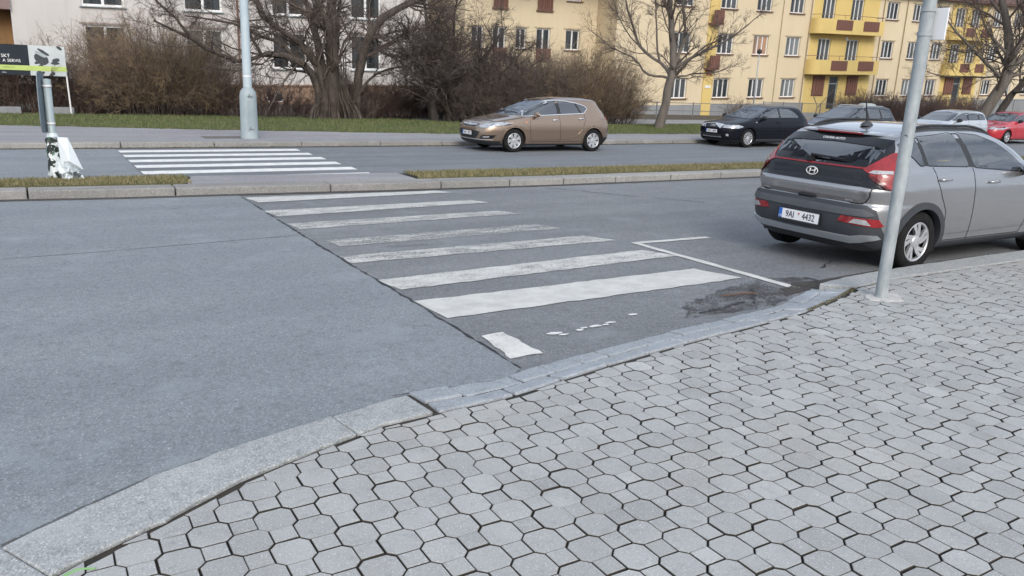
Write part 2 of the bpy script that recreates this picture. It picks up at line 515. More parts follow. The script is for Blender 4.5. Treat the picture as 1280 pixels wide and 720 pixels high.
sheet('road_joint', ragged([(-3, 8.55), (0.5, 8.75), (2.6, 8.95), (2.6, 8.935), (0.5, 8.735), (-3, 8.54)], 0.2, 0.006), M['asphalt_old'], 0.007)

# ---- painted markings
stripes = [
 [(2.80, 12.46), (6.02, 12.40), (6.22, 12.10), (2.86, 11.86)],
 [(2.70, 11.00), (6.02, 11.08), (6.13, 10.72), (2.78, 10.42)],
 [(2.70, 9.80), (5.83, 9.88), (5.97, 9.52), (2.74, 9.33)],
 [(2.78, 8.50), (5.67, 8.62), (5.79, 8.20), (2.80, 8.10)],
 [(2.60, 7.58), (5.74, 7.64), (5.92, 7.22), (2.62, 7.22)],
 [(2.58, 6.44), (5.80, 6.62), (5.93, 6.20), (2.61, 6.02)],
 [(2.56, 5.62), (5.62, 5.62), (5.76, 5.10), (2.585, 5.06)]]
wears = [0.55, 0.60, 0.635, 0.662, 0.625, 0.58, 0.50]
for i, (p, w) in enumerate(zip(stripes, wears)):
    sheet('zebra_crossing_marking', ragged(p, 0.1, 0.012), paint('worn_paint', (0.61, 0.605, 0.575), w, seed=i * 3.3), 0.0065)
for i in range(6):
    y = 20.1 - 1.0 * i
    sheet('zebra_crossing_marking', [(1.77, y + 0.05), (5.86, y + 0.05), (5.83, y - 0.43), (1.77, y - 0.43)], paint('far_paint', (0.80, 0.80, 0.77), 0.47, seed=9 + i * 2.1), 0.0065)
pw = paint('line_paint', (0.64, 0.635, 0.60), 0.47, (4, 4, 1), 4.0)
sheet('parking_line_marking', ragged([(5.97, 7.03), (6.06, 7.03), (5.955, 4.57), (5.85, 4.57)], 0.1, 0.008), pw, 0.0065)
sheet('parking_line_marking', ragged([(6.06, 7.04), (7.15, 7.00), (7.15, 6.90), (6.05, 6.93)], 0.1, 0.008), pw, 0.0065)
sheet('road_marking', ragged([(2.585, 4.56), (2.78, 4.57), (2.765, 4.04), (2.515, 4.04)], 0.06, 0.016), paint('block_paint', (0.68, 0.67, 0.63), 0.53, (5, 5, 1), 2.0), 0.0065)
bits = [(3.08, 4.38, .06), (3.13, 4.33, .04), (3.30, 4.37, .035), (3.36, 4.40, .035), (3.47, 4.40, .06), (3.56, 4.40, .035), (3.63, 4.43, .04), (3.93, 4.53, .05)]
for (x, y, r) in bits:
    P = [(x + r * math.cos(a) * random.uniform(0.7, 1.35), y + 0.5 * r * math.sin(a) * random.uniform(0.6, 1.3)) for a in np.linspace(0, 2 * math.pi, 9)[:-1]]
    sheet('paint_fragment_marking', P, paint('bit_paint', (0.72, 0.72, 0.70), 0.3), 0.0065)
sheet('edge_line_marking', [(8, 14.62), (60, 14.75), (60, 14.84), (8, 14.72)], paint('faint_line', (0.5, 0.5, 0.49), 0.62, (3, 9, 1), 1.0), 0.0065)

# broken surface by the kerb
def crackmat(name, c, wear, st):
    m = paint(name, c, wear, st, 6.0, 0.9)
    return m
ck = crackmat('broken_asphalt', (0.075, 0.072, 0.072), 0.68, (3.2, 4.5, 1))
sheet('road_damage', ragged([(4.2, 4.28), (4.6, 4.62), (5.3, 4.86), (6.0, 5.0), (6.42, 4.86), (6.35, 4.60), (5.9, 4.46), (5.3, 4.28), (4.8, 4.20)], 0.08, 0.04), ck, 0.0055)
sheet('road_damage', ragged([(5.55, 4.40), (5.75, 4.62), (6.05, 4.74), (6.38, 4.74), (6.3, 4.62), (5.95, 4.49)], 0.06, 0.03), crackmat('pothole_dirt', (0.062, 0.055, 0.052), 0.58, (4, 4, 1)), 0.0075)
def crack(pts, w=0.012):
    L = []; Rr = []
    for i, p in enumerate(pts):
        d = np.array(pts[min(i + 1, len(pts) - 1)]) - np.array(pts[max(i - 1, 0)])
        d = d / np.linalg.norm(d); nn = np.array([-d[1], d[0]]) * w * (0.35 + random.random())
        L.append(tuple(np.array(p) + nn)); Rr.append(tuple(np.array(p) - nn))
    sheet('road_crack', L + Rr[::-1], tar, 0.0085)
def wig(a, b, k, amp):
    a = np.array(a, float); b = np.array(b, float)
    return [tuple(a + (b - a) * i / k + rng.normal(0, amp, 2) * (0 < i < k)) for i in range(k + 1)]
crack(wig((4.45, 4.33), (5.05, 4.42), 10, 0.018))
crack(wig((5.1, 4.35), (5.5, 4.75), 8, 0.02), 0.009)
crack(wig((6.9, 5.1), (7.35, 5.3), 6, 0.015), 0.01); crack(wig((3.2, 7.9), (3.9, 7.8), 6, 0.01), 0.005)
crack(wig((8.2, 12.2), (9.6, 9.5), 12, 0.05), 0.012)
stick = MB().tube([(4.98, 4.62, 0.222), (5.2, 4.60, 0.228), (5.36, 4.56, 0.22)], [0.004, 0.008, 0.005], 6)
tag(stick.build('stick', pmat('stick_wood', (0.16, 0.085, 0.055), 0.8)), 'thin reddish brown stick lying on the broken asphalt by the kerb', 'stick')

# ---- kerbs of the near pavement
K_IN = [(-1.42, -40), (-1.35, 0.2), (-1.25, 1.1), (-0.95, 1.85), (-0.6, 2.35), (-.08, 2.74), (.02, 2.80), (.29, 2.93), (.63, 3.12), (1.02, 3.26), (1.38, 3.37), (1.65, 3.385), (1.93, 3.39), (2.15, 3.41), (2.52, 3.49), (2.93, 3.57), (3.63, 3.68), (4.06, 3.73), (4.62, 3.80), (5.13, 3.87), (5.82, 4.06), (6.2, 4.2), (6.67, 4.26), (7.31, 4.27), (9.16, 4.24), (14, 4.15), (100, 4.0)]
K_OUT_L = [(-1.68, 0.2), (-1.55, 1.25), (-1.2, 2.05), (-0.8, 2.55), (-.22, 3.0), (.04, 3.16), (.35, 3.33), (.71, 3.45), (1.12, 3.56), (1.54, 3.66), (1.63, 3.665)]
K_IN_L = [(-1.35, 0.2), (-1.25, 1.1), (-0.95, 1.85), (-0.6, 2.35), (-.08, 2.74), (.02, 2.80), (.29, 2.93), (.63, 3.12), (1.02, 3.26), (1.38, 3.37), (1.655, 3.39)]
def resample(L, k):
    L = np.array(L, float); d = np.r_[0, np.cumsum(np.linalg.norm(np.diff(L, axis=0), axis=1))]
    t = np.linspace(0, d[-1], k)
    return np.c_[np.interp(t, d, L[:, 0]), np.interp(t, d, L[:, 1])]
kb = MB()
def chip(L, amp, step):
    n = sum(math.dist(L[k], L[k + 1]) for k in range(len(L) - 1)) / step
    A = resample([tuple(p) for p in L], max(3, int(n)))
    A[1:-1] += rng.normal(0, amp, A[1:-1].shape)
    return [tuple(p) for p in A]
def stone(o, i, z0, zo, zi, mi=0, rough=0.0):
    if rough:
        o = chip(o, rough, .06); i = chip(i, rough * 1.6, .045)
    poly = [tuple(p) for p in o] + [tuple(p) for p in i[::-1]]
    zt = [zo + random.uniform(-.002, .002)] * len(o) + [zi + random.uniform(-.002, .002)] * len(i)
    kb.prism(poly, z0, zt, mi)
stone(K_OUT_L[:5], K_IN_L[:5], 0.0, PZ, PZ, rough=.003)
o_ = [np.array(p) for p in K_OUT_L[4:]]; i_ = [np.array(p) for p in K_IN_L[4:]]
o_[0] = o_[0] + (0.004, 0.004); i_[0] = i_[0] + (0.004, 0.004)
o1 = [tuple(p) for p in o_]; i1 = [tuple(p) for p in i_]
stone(o1[:4] + [(1.175, 3.573)], i1[:4] + [(1.02, 3.26), (1.215, 3.318)], 0.0, PZ - 0.004, PZ, rough=.003)
stone([(1.184, 3.575), (1.54, 3.66), (1.63, 3.665)], [(1.224, 3.321), (1.38, 3.37), (1.655, 3.39)], 0.0, PZ - 0.007, PZ - .003, rough=.003)
KR_O = [(6.0, 4.42), (6.51, 4.50), (7.04, 4.53), (7.74, 4.55), (9, 4.55), (14, 4.48), (100, 4.32)]
KR_I = [(6.2, 4.205), (6.67, 4.265), (7.31, 4.275), (9.16, 4.245), (14, 4.155), (100, 4.005)]
x = 0.0
segs = [0.0, 0.95, 1.95, 2.95, 3.95, 4.95, 5.95, 7.95, 9.95, 95]
def cut(L, a, b, k=5):
    L = np.array(L, float); d = np.r_[0, np.cumsum(np.linalg.norm(np.diff(L, axis=0), axis=1))]
    t = np.linspace(a, min(b, d[-1]), k)
    return [(np.interp(q, d, L[:, 0]), np.interp(q, d, L[:, 1])) for q in t]
for a, b in zip(segs[:-1], segs[1:]):
    stone(cut(KR_O, a + .003, b - .003), cut(KR_I, a + .003, b - .003), 0.0, PZ, PZ, rough=.0025)
tag(bevel(kb.build('kerb', M['granite']), 0.007, 2, 50), kind='structure')

# two rows of dropped setts between the kerbs
S_O = [(1.69, 3.80), (1.99, 3.78), (2.23, 3.745), (2.52, 3.83), (2.8, 3.89), (3.23, 3.95), (4.01, 4.08), (4.45, 4.12), (5.27, 4.235), (5.73, 4.40), (6.02, 4.53)]
S_M = [(1.70, 3.575), (2.02, 3.565), (2.25, 3.585), (2.65, 3.67), (3.09, 3.76), (3.82, 3.885), (4.26, 3.935), (4.88, 4.02), (5.49, 4.15), (6.02, 4.36)]
S_I = [(1.69, 3.40), (1.93, 3.405), (2.15, 3.42), (2.52, 3.50), (2.93, 3.58), (3.63, 3.69), (4.06, 3.74), (4.62, 3.81), (5.13, 3.88), (5.82, 4.075), (6.17, 4.2)]
sb = MB()
def row(A, B, za, zb, ls):
    LA = sum(math.dist(A[i], A[i + 1]) for i in range(len(A) - 1)); LB = sum(math.dist(B[i], B[i + 1]) for i in range(len(B) - 1))
    t = 0.0
    while t < 1 - 1e-3:
        L = random.uniform(*ls) / LA
        t2 = min(1.0, t + L)
        if 1 - t2 < 0.02: t2 = 1.0
        g = 0.006 / LA; sk = random.uniform(-.01, .01)
        pa = cut(A, (t + g) * LA, (t2 - g) * LA, 4); pb = cut(B, max(0, t + g) * LB, (t2 - g) * LB, 4)
        pa = [(p[0] + random.uniform(-.006, .006), p[1] + random.uniform(-.012, .004)) for p in pa]
        pb = [(p[0] + random.uniform(-.006, .006), p[1] + random.uniform(.004, .012)) for p in pb]
        dz = random.uniform(-.006, .006)
        poly = pa + pb[::-1]
        zt = [za(p[1]) + dz for p in pa] + [zb(p[1]) + dz for p in pb[::-1]]
        sb.prism(poly, 0.1, zt); t = t2
row(S_O, S_M, lambda y: road_z(y) + 0.008, lambda y: road_z(y) + 0.026, (0.22, 0.42))
row(S_M, S_I, lambda y: road_z(y) + 0.028, lambda y: min(PZ - .004, road_z(y) + 0.052), (0.24, 0.5))
tag(bevel(sb.build('kerb_sett', M['sett']), 0.012, 2), kind='structure')
jb = MB()
jb.prism([(1.625, 3.80)] + [tuple(p) for p in S_O] + [tuple(p) for p in S_I[::-1]] + [(1.66, 3.40)], 0.05, [road_z(3.8) - .002] + [road_z(p[1]) - 0.002 for p in S_O] + [road_z(p[1]) + 0.024 for p in S_I[::-1]] + [road_z(3.4) + .02])
tag(jb.build('kerb_joint_bed', M['joint']), kind='structure')

# ---- grit in the gutters
def gutter(line, w, c, wear):
    A = resample(line, 40); L = []
    nn = np.gradient(A, axis=0); nn = np.c_[-nn[:, 1], nn[:, 0]] / np.linalg.norm(nn, axis=1, keepdims=True)
    B_ = A + nn * w
    sheet('gutter_dirt_road', [tuple(p) for p in A] + [tuple(p) for p in B_[::-1]], crackmat('gutter_grit', c, wear, (2.5, 14, 1)), 0.0095)
gutter([(-3, 20.89), (1.7, 20.765), (6, 20.765), (11, 20.785), (16, 20.805), (21, 20.965), (30, 21.18)], -0.22, (0.075, 0.068, 0.058), 0.56)
gutter([(-3, 13.24), (-0.4, 13.16), (1.12, 12.98), (2.83, 12.89), (5.2, 12.71), (8.76, 12.57), (14.6, 12.63), (24, 12.65)], -0.16, (0.085, 0.078, 0.068), 0.58)
gutter([(6.3, 4.50), (6.51, 4.515), (7.04, 4.545), (7.74, 4.565), (9, 4.565), (14, 4.495)], 0.20, (0.06, 0.055, 0.05), 0.55)
gutter([(-0.2, 3.03), (.04, 3.18), (.35, 3.35), (.71, 3.47), (1.12, 3.58), (1.54, 3.68)], 0.05, (0.12, 0.12, 0.115), 0.62)
# ---- near pavement: bed and interlocking blocks
pb_ = MB()
P = [(p[0], p[1] - 0.004) for p in K_IN] + [(100, -40)]
pb_.prism(P, 0.02, PZ - 0.016)
tag(pb_.build('pavement_bed', M['joint']), kind='structure')

def clip(poly, a, nrm):
    out = []
    n = len(poly)
    for i in range(n):
        p, q = np.array(poly[i]), np.array(poly[(i + 1) % n])
        dp, dq = (p - a) @ nrm, (q - a) @ nrm
        if dp <= 0: out.append(tuple(p))
        if (dp < 0 < dq) or (dq < 0 < dp): out.append(tuple(p + (q - p) * dp / (dp - dq)))
    return out
pv_v = []; pv_f = []; pv_t = []; pv_m = []
p_ = 0.1203; Wd = 0.1490; sd_ = 2 * p_ - Wd
ox, oy = 1.279, 2.865
kin = [p for p in K_IN if p[1] > 0.2]
kx = np.array([p[0] for p in kin]); ky = np.array([p[1] for p in kin])
def block(poly, g, base):
    c = np.mean(poly, axis=0)
    if c[0] > -1.15:
        yi = np.interp(c[0], kx, ky)
        if c[1] > yi - 0.20:
            e = 0.05
            d = np.array([2 * e, np.interp(c[0] + e, kx, ky) - np.interp(c[0] - e, kx, ky)]); d /= np.linalg.norm(d)
            nr = np.array([-d[1], d[0]])
            poly = clip(poly, np.array([c[0], yi]) - nr * random.uniform(0.026, 0.058), nr)
    elif c[1] > -0.2: return
    if len(poly) < 3: return
    poly = np.array(poly); c = poly.mean(axis=0)
    ar = 0.5 * abs(np.sum(poly[:, 0] * np.roll(poly[:, 1], -1) - np.roll(poly[:, 0], -1) * poly[:, 1]))
    if ar < 0.0012: return
    n = len(poly)
    k = len(pv_v)
    a = random.gauss(0, 0.006); dx, dy = random.gauss(0, .0010), random.gauss(0, .0010)
    dz = random.gauss(0, 0.0014); tx, ty = random.gauss(0, .010), random.gauss(0, .010)
    def ring(ins, z):
        for q in poly:
            r = q - c; L = np.linalg.norm(r); r = r * max(0.2, (L - ins) / L)
            x, y = c[0] + r[0] - a * r[1] + dx, c[1] + r[1] + a * r[0] + dy
            pv_v.append((x, y, PZ + z + dz + tx * r[0] + ty * r[1]))
    g = g * random.uniform(0.8, 1.2)
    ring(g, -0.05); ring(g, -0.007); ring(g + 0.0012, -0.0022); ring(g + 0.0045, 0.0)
    for s in range(3):
        for i in range(n):
            j = (i + 1) % n
            pv_f.append((k + s * n + i, k + s * n + j, k + (s + 1) * n + j, k + (s + 1) * n + i)); pv_m.append(1 if s < 2 else 0)
    pv_f.append(tuple(k + 3 * n + i for i in range(n))); pv_m.append(0)
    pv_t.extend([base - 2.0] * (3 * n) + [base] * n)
h, q = Wd / 2, sd_ / 2
octa = np.array([(-q, -h), (q, -h), (h, -q), (h, q), (q, h), (-q, h), (-h, q), (-h, -q)])
# slightly bowed corners as on worn blocks
squa = np.array([(-q, -q), (q, -q), (q, q), (-q, q)])
for i in range(-26, 112):
    for j in range(-34, 16):
        cx_, cy_ = ox + i * p_, oy + j * p_ - 0.004 * i * p_
        if cy_ > 4.6 or cx_ > 14.5 or cx_ < -1.5: continue
        # what the lens could plausibly see, with a wide margin round it
        if cy_ < 2.2 - 0.16 * cx_ - 1.6: continue
        t = random.gauss(0.5, 0.14)
        if random.random() < 0.03: t += 0.25
        if (i + j) % 2 == 0: block(octa + (cx_, cy_), 0.0026, t)
        else: block(squa + (cx_, cy_ + 0.0024), 0.0026, t)
m, nt, b, out = newmat('concrete_block')
v = coords(nt)
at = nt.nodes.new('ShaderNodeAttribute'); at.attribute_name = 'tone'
n1 = tex(nt, 'Noise', 3.0, 5, 0.6, v); n2 = tex(nt, 'Noise', 230, 2, 0.5, v); n3 = tex(nt, 'Noise', 26, 5, 0.7, v)
n4 = tex(nt, 'Noise', 0.7, 4, 0.6, v)
c = mix(nt, (0.29, 0.295, 0.288), (0.43, 0.437, 0.425), at.outputs['Fac'])
c = mix(nt, c, (0.25, 0.25, 0.245), ramp(nt, n1.outputs[0], [(0.42, 0.0), (0.75, 0.6)]))
c = mix(nt, c, (0.36, 0.335, 0.30), ramp(nt, n4.outputs[0], [(0.5, 0.0), (0.75, 0.55)]))
c = mix(nt, c, (0.17, 0.17, 0.175), ramp(nt, n3.outputs[0], [(0.55, 0.0), (0.8, 0.6)]))
c = mix(nt, c, (0.78, 0.78, 0.78), ramp(nt, n2.outputs[0], [(0.60, 0.0), (0.70, 0.75)]))
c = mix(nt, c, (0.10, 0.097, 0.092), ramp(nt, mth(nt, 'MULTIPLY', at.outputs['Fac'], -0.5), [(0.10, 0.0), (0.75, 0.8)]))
nt.links.new(c, b.inputs['Base Color']); b.inputs['Roughness'].default_value = 0.85
bump(nt, b, mth(nt, 'ADD', n2.outputs[0], n3.outputs[0]), 0.35, 0.003)
M['block'] = m
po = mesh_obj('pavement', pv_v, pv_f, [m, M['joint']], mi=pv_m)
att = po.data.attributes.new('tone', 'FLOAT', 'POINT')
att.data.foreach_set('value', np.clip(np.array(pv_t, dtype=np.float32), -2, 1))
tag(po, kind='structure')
pf = MB()
pf.add([(14.45, -40, PZ), (100, -40, PZ), (100, 3.99, PZ), (14.45, 4.13, PZ)], [(0, 1, 2, 3)])
pf.add([(-1.3, -40, PZ - .002), (14.45, -40, PZ - .002), (14.45, -1.9, PZ - .002), (-1.3, 0.6, PZ - .002)], [(0, 1, 2, 3)])
tag(pf.build('pavement_sheet', M['granite']), kind='structure')
# chalky green spray mark on the blocks
gp_ = MB()
gp_.prism([(-0.05, 2.70), (-0.03, 2.722), (0.0, 2.735), (0.03, 2.728), (0.06, 2.712), (0.058, 2.706), (0.03, 2.718), (0.0, 2.722), (-0.02, 2.708), (-0.04, 2.69)], PZ + 0.001, PZ + 0.003)
tag(gp_.build('spray_marking', pmat('green_spray', (0.27, 0.50, 0.19), 0.7)), kind='structure')

# ---- median island
md = MB()
MN = [(-60, 13.7), (-6, 13.35), (-0.4, 13.17), (1.12, 12.99), (2.83, 12.90), (5.2, 12.72), (8.76, 12.58), (14.6, 12.64), (60, 12.7)]
MI = [(-60, 14.0), (-6, 13.66), (-0.4, 13.5), (1.12, 13.36), (2.83, 13.28), (5.2, 13.12), (8.76, 12.98), (14.6, 13.02), (60, 13.1)]
MF = [(-60, 14.7), (-6, 14.5), (-0.4, 14.38), (1.9, 14.36), (6.0, 14.05), (16.3, 14.06), (60, 14.15)]
kb = MB()
Ltot = sum(math.dist(MN[i], MN[i + 1]) for i in range(len(MN) - 1))
d0 = math.dist(MN[0], MN[1]) + math.dist(MN[1], MN[2])
cuts = [0, d0 - 4, d0 - 2.2, d0 + 0.35, d0 + 2.3, d0 + 4.7, d0 + 6.7, d0 + 8.1, d0 + 9.3, d0 + 10.6, d0 + 12.1, d0 + 13.6, d0 + 15.1, d0 + 17, d0 + 20, Ltot]
LI = sum(math.dist(MI[i], MI[i + 1]) for i in range(len(MI) - 1))
for a, b_ in zip(cuts[:-1], cuts[1:]):
    g = 0.010
    stone(cut(MN, a + g, b_ - g, 4), cut(MI, (a + g) * LI / Ltot, (b_ - g) * LI / Ltot, 4), -0.05, 0.128 + random.uniform(-.006, .006), 0.134)
tag(bevel(kb.build('median_kerb', M['granite_old']), 0.02, 3), kind='structure')
md.prism(MI + MF[::-1], -0.06, [0.10] * len(MI) + [0.112] * len(MF))
tag(md.build('median_bed', M['joint']), kind='structure')
mp = MB()
# paved gap of the crossing
mp.prism([(2.12, 13.30), (6.0, 13.10), (6.0, 14.06), (2.35, 14.33)], 0.05, 0.126)
tag(mp.build('median_path', M['asphalt_path']), kind='structure')
mg = MB()
mg.prism([(-60, 14.02), (-6, 13.68), (-0.4, 13.52), (2.08, 13.33), (2.3, 14.32), (-0.4, 14.36), (-60, 14.68)], 0.05, 0.138)
mg.prism([(6.02, 13.12), (8.76, 13.0), (14.6, 13.04), (60, 13.12), (60, 14.12), (16.3, 14.04), (6.4, 14.03)], 0.05, 0.138)
tag(mg.build('median_turf', M['drygrass']), kind='structure')

# ---- far side: kerb, footpath, lawn, garden ground
FK = [(-60, 20.9), (1.7, 20.78), (6, 20.78), (11, 20.80), (16, 20.82), (21, 20.98), (30, 21.2), (90, 21.6)]
FI = [(p[0], p[1] + 0.30) for p in FK]
kb = MB()
LF = sum(math.dist(FK[i], FK[i + 1]) for i in range(len(FK) - 1))
c_ = [0, 56, 59, 61.9, 64.0, 66.2, 68.4, 70.3, 72.5, 75, 77.2, 79.3, 81.2, 83.5, 86, 90, LF]
for a, b_ in zip(c_[:-1], c_[1:]):
    stone(cut(FK, a + .01, b_ - .01, 3), cut(FI, a + .01, b_ - .01, 3), -0.05, 0.128 + random.uniform(-.008, .008), 0.134)
tag(bevel(kb.build('far_kerb', M['granite_old']), 0.02, 3), kind='structure')
GE = [(-60, 29.5), (-6, 28.2), (-0.56, 26.56), (5.52, 24.75), (12.15, 23.5), (18.5, 23.6), (23, 23.65), (90, 23.9)]
fp = MB()
fp.prism([(p[0], p[1] + 0.31) for p in FK] + GE[::-1], 0.0, 0.128)
tag(fp.build('far_footpath', M['asphalt_path']), kind='structure')
lw = MB()
LB = [(-60, 32.5), (-6, 31.5), (6, 31.2), (13.5, 30.6), (15, 29.3), (22.4, 28.5), (29, 29.6), (90, 33)]
lw.prism([(p[0], p[1] + 0.01) for p in GE] + LB[::-1], 0.0, 0.142)
tag(lw.build('lawn', M['lawn']), kind='structure')
bp = MB()
bp.prism([(15.2, 29.32), (22.4, 28.52), (29, 29.62), (90, 33.02), (90, 37), (30, 33.4), (20, 33.6), (14.2, 34.0)], 0.0, 0.130)
tag(bp.build('garden_path', M['asphalt_path']), kind='structure')
gd = MB()
gd.prism([(-60, 32.52), (-6, 31.52), (6, 31.22), (13.48, 30.62), (14.1, 34.05), (20, 33.65), (30, 33.45), (90, 37.05), (90, 80), (-60, 80)], 0.0, 0.10)
tag(gd.build('garden_ground', M['soil']), kind='structure')
# ================================================================ buildings
def render_mat(name, col, col2, stain):
    m, nt, b, out = newmat(name)
    v = coords(nt)
    n = tex(nt, 'Noise', 0.35, 5, 0.6, v)
    vs = coords(nt, (2.2, 2.2, 0.18))
    st = tex(nt, 'Noise', 1.3, 4, 0.6, vs)
    g = tex(nt, 'Noise', 60, 3, 0.6, v)
    c = mix(nt, col, col2, ramp(nt, n.outputs[0], [(0.35, 0.0), (0.65, 1.0)]))
    c = mix(nt, c, stain, ramp(nt, st.outputs[0], [(0.52, 0.0), (0.8, 0.55)]))
    nt.links.new(c, b.inputs['Base Color']); b.inputs['Roughness'].default_value = 0.9
    bump(nt, b, g.outputs[0], 0.3, 0.01)
    return m
M['render_pink'] = render_mat('pink_render', (0.575, 0.55, 0.53), (0.53, 0.505, 0.485), (0.41, 0.39, 0.375))
M['plinth_tan'] = render_mat('tan_plinth', (0.30, 0.20, 0.14), (0.25, 0.165, 0.12), (0.18, 0.13, 0.10))
M['render_yellow'] = render_mat('yellow_render', (0.64, 0.54, 0.375), (0.60, 0.505, 0.345), (0.53, 0.44, 0.30))
M['render_ochre'] = render_mat('ochre_render', (0.66, 0.50, 0.19), (0.61, 0.46, 0.17), (0.52, 0.38, 0.145))
M['plinth_grey'] = render_mat('grey_plinth', (0.27, 0.28, 0.29), (0.23, 0.24, 0.25), (0.18, 0.18, 0.18))
M['loggia'] = render_mat('brown_render', (0.26, 0.145, 0.06), (0.21, 0.12, 0.05), (0.14, 0.085, 0.045))
M['band'] = render_mat('brown_pink_band', (0.25, 0.18, 0.165), (0.22, 0.16, 0.15), (0.17, 0.13, 0.12))
M['roof'] = pmat('roof_tile', (0.13, 0.065, 0.05), 0.85, col2=(0.09, 0.05, 0.04), vscale=3)
M['brown_wood'] = pmat('brown_slats', (0.145, 0.066, 0.048), 0.7, col2=(0.20, 0.095, 0.068), vscale=3, vstretch=(12, 12, 0.5))
M['sill_brown'] = pmat('brown_sill', (0.22, 0.11, 0.085), 0.6)
M['pane_dark'] = windowpane('dark_pane', (0.016, 0.019, 0.021), (0.05, 0.057, 0.061))
M['pane_curtain'] = windowpane('curtained_pane', (0.085, 0.096, 0.10), (0.028, 0.033, 0.036))
M['pane_warm'] = windowpane('warm_curtain_pane', (0.42, 0.25, 0.15), (0.20, 0.14, 0.10))
M['pane_pale'] = windowpane('pale_blind_pane', (0.20, 0.215, 0.22), (0.10, 0.11, 0.115))

def wall_grid(mb, x0, x1, z0, z1, y, ops, depth=0.16, mi=0):
    """front face with openings and their reveals; ops are (xa, xb, za, zb)"""
    xs = sorted(set([x0, x1] + [o[0] for o in ops] + [o[1] for o in ops]))
    zs = sorted(set([z0, z1] + [o[2] for o in ops] + [o[3] for o in ops]))
    for i in range(len(xs) - 1):
        for j in range(len(zs) - 1):
            cx, cz = (xs[i] + xs[i + 1]) / 2, (zs[j] + zs[j + 1]) / 2
            if any(o[0] < cx < o[1] and o[2] < cz < o[3] for o in ops): continue
            mb.add([(xs[i], y, zs[j]), (xs[i + 1], y, zs[j]), (xs[i + 1], y, zs[j + 1]), (xs[i], y, zs[j + 1])], [(0, 1, 2, 3)], mi)
    for (a, b, c, d) in ops:
        P = [(a, c), (b, c), (b, d), (a, d)]
        for k in range(4):
            p, q = P[k], P[(k + 1) % 4]
            mb.add([(p[0], y, p[1]), (q[0], y, q[1]), (q[0], y + depth, q[1]), (p[0], y + depth, p[1])], [(0, 3, 2, 1)], mi)
        mb.add([(a, y + depth + .06, c), (b, y + depth + .06, c), (b, y + depth + .06, d), (a, y + depth + .06, d)], [(0, 1, 2, 3)], mi)

_wcache = {}
def window_set(parent, x, y, z, w, h, k, mulls, pane, sillmat, frame_w=0.07, lit=None, lintel=None, fmat=None):
    """one window: pane (the part) > frame, sill, lintel; placed with its left bottom corner at x, z"""
    key = (round(w, 3), round(h, 3), k, tuple(mulls), pane.name, sillmat.name if sillmat else '', frame_w, lintel is None)
    o = bpy.data.objects.new('window', None) if False else None
    if key not in _wcache:
        wp = lambda p: (p[0], p[1], p[2] + k * p[0])
        a = MB().box((w / 2, 0.0, h / 2), (w - 0.02, 0.012, h - 0.02)).build('window', pane, None, warp=wp)
        f = MB(); t = frame_w; d = 0.05; yy = -0.03
        f.box((w / 2, yy, t / 2), (w, d, t)); f.box((w / 2, yy, h - t / 2), (w, d, t))
        f.box((t / 2, yy, h / 2), (t, d, h - 2 * t)); f.box((w - t / 2, yy, h / 2), (t, d, h - 2 * t))
        for mx in mulls: f.box((w * mx, yy, h / 2), (t * 1.25, d, h - 2 * t))
        fo = f.build('frame', fmat or M['white'], a, warp=wp)
        parts = [fo]
        if sillmat:
            s = MB().box((w / 2, -0.14, -0.03), (w + 0.16, 0.30, 0.045))
            parts.append(s.build('sill', sillmat, a, warp=wp))
        if lintel:
            s = MB(); t2 = 0.07; yl = -0.165 - 0.012
            s.box((w / 2, yl, h + 0.07), (w + 0.34, 0.03, t2))
            parts.append(s.build('surround', lintel, a, warp=wp))
        _wcache[key] = (a, parts, [True])
    a, parts, first = _wcache[key]
    if first[0]:
        first[0] = False; n = a
    else:
        n = a.copy(); C.objects.link(n)
        for p in parts:
            q = p.copy(); C.objects.link(q); q.parent = n
    n.parent = parent
    n.location = (x, y, z + k * x)
    return n

# ---------------- yellow apartment block
KY = 0.0315
YB = empty('apartment_building', (36.95, 40.0, 0.0))
tag(YB, 'long pale yellow apartment block with ochre balcony bays and three storeys of white windows', 'building')
wy = lambda p: (p[0], p[1], p[2] + KY * p[0])
SX = -36.95
ROW = [1.16, 4.04, 6.92]
cols = [36.95, 40.83, 44.19, 47.5, 58.4, 61.75, 64.9, 73.3, 76.6, 80.0, 84.0, 88.0]
ww, wh = 1.46, 1.27
ops = []; wins = []
for c in cols:
    for z in ROW:
        ops.append((c + SX - ww / 2, c + SX + ww / 2, z, z + wh)); wins.append((c + SX - ww / 2, z, ww, wh, (0.34, 0.66)))
bays = [(49.2, 56.7), (66.2, 71.6)]
bay_wins = []
for (a, b_) in bays:
    for z in ROW[1:]:
        for fx in (0.13, 0.56):
            x0 = a + (b_ - a) * fx + SX; ops.append((x0, x0 + 1.42, z - 0.75, z + 1.27)); bay_wins.append((x0, z - 0.75, 1.42, 2.02))
    L = b_ - a
    ops.append((a + L * 0.37 + SX, a + L * 0.37 + 1.05 + SX, 0.25, 2.62))
x1 = 92 + SX; x0 = 31.5 + SX
def inbay(o): return any(a + SX - .01 <= o[0] and o[1] <= b_ + SX + .01 for a, b_ in bays)
mb = MB(); ED = 8.62
edges = [x0]
for a, b_ in bays: edges += [a + SX, b_ + SX]
edges += [x1]
for i in range(0, len(edges) - 1):
    a, b_ = edges[i], edges[i + 1]
    o_ = [o for o in ops if a - .01 <= o[0] and o[1] <= b_ + .01]
    bay = i % 2 == 1
    z0 = -0.6 if bay else 0.74
    wall_grid(mb, a, b_, z0, ED, 0.0, o_, 0.16, 1 if bay else 0)
    if not bay: mb.box(((a + b_) / 2, 0.03 - 0.06, (-0.9 + 0.74) / 2), (b_ - a, 0.06, 1.64), 2)
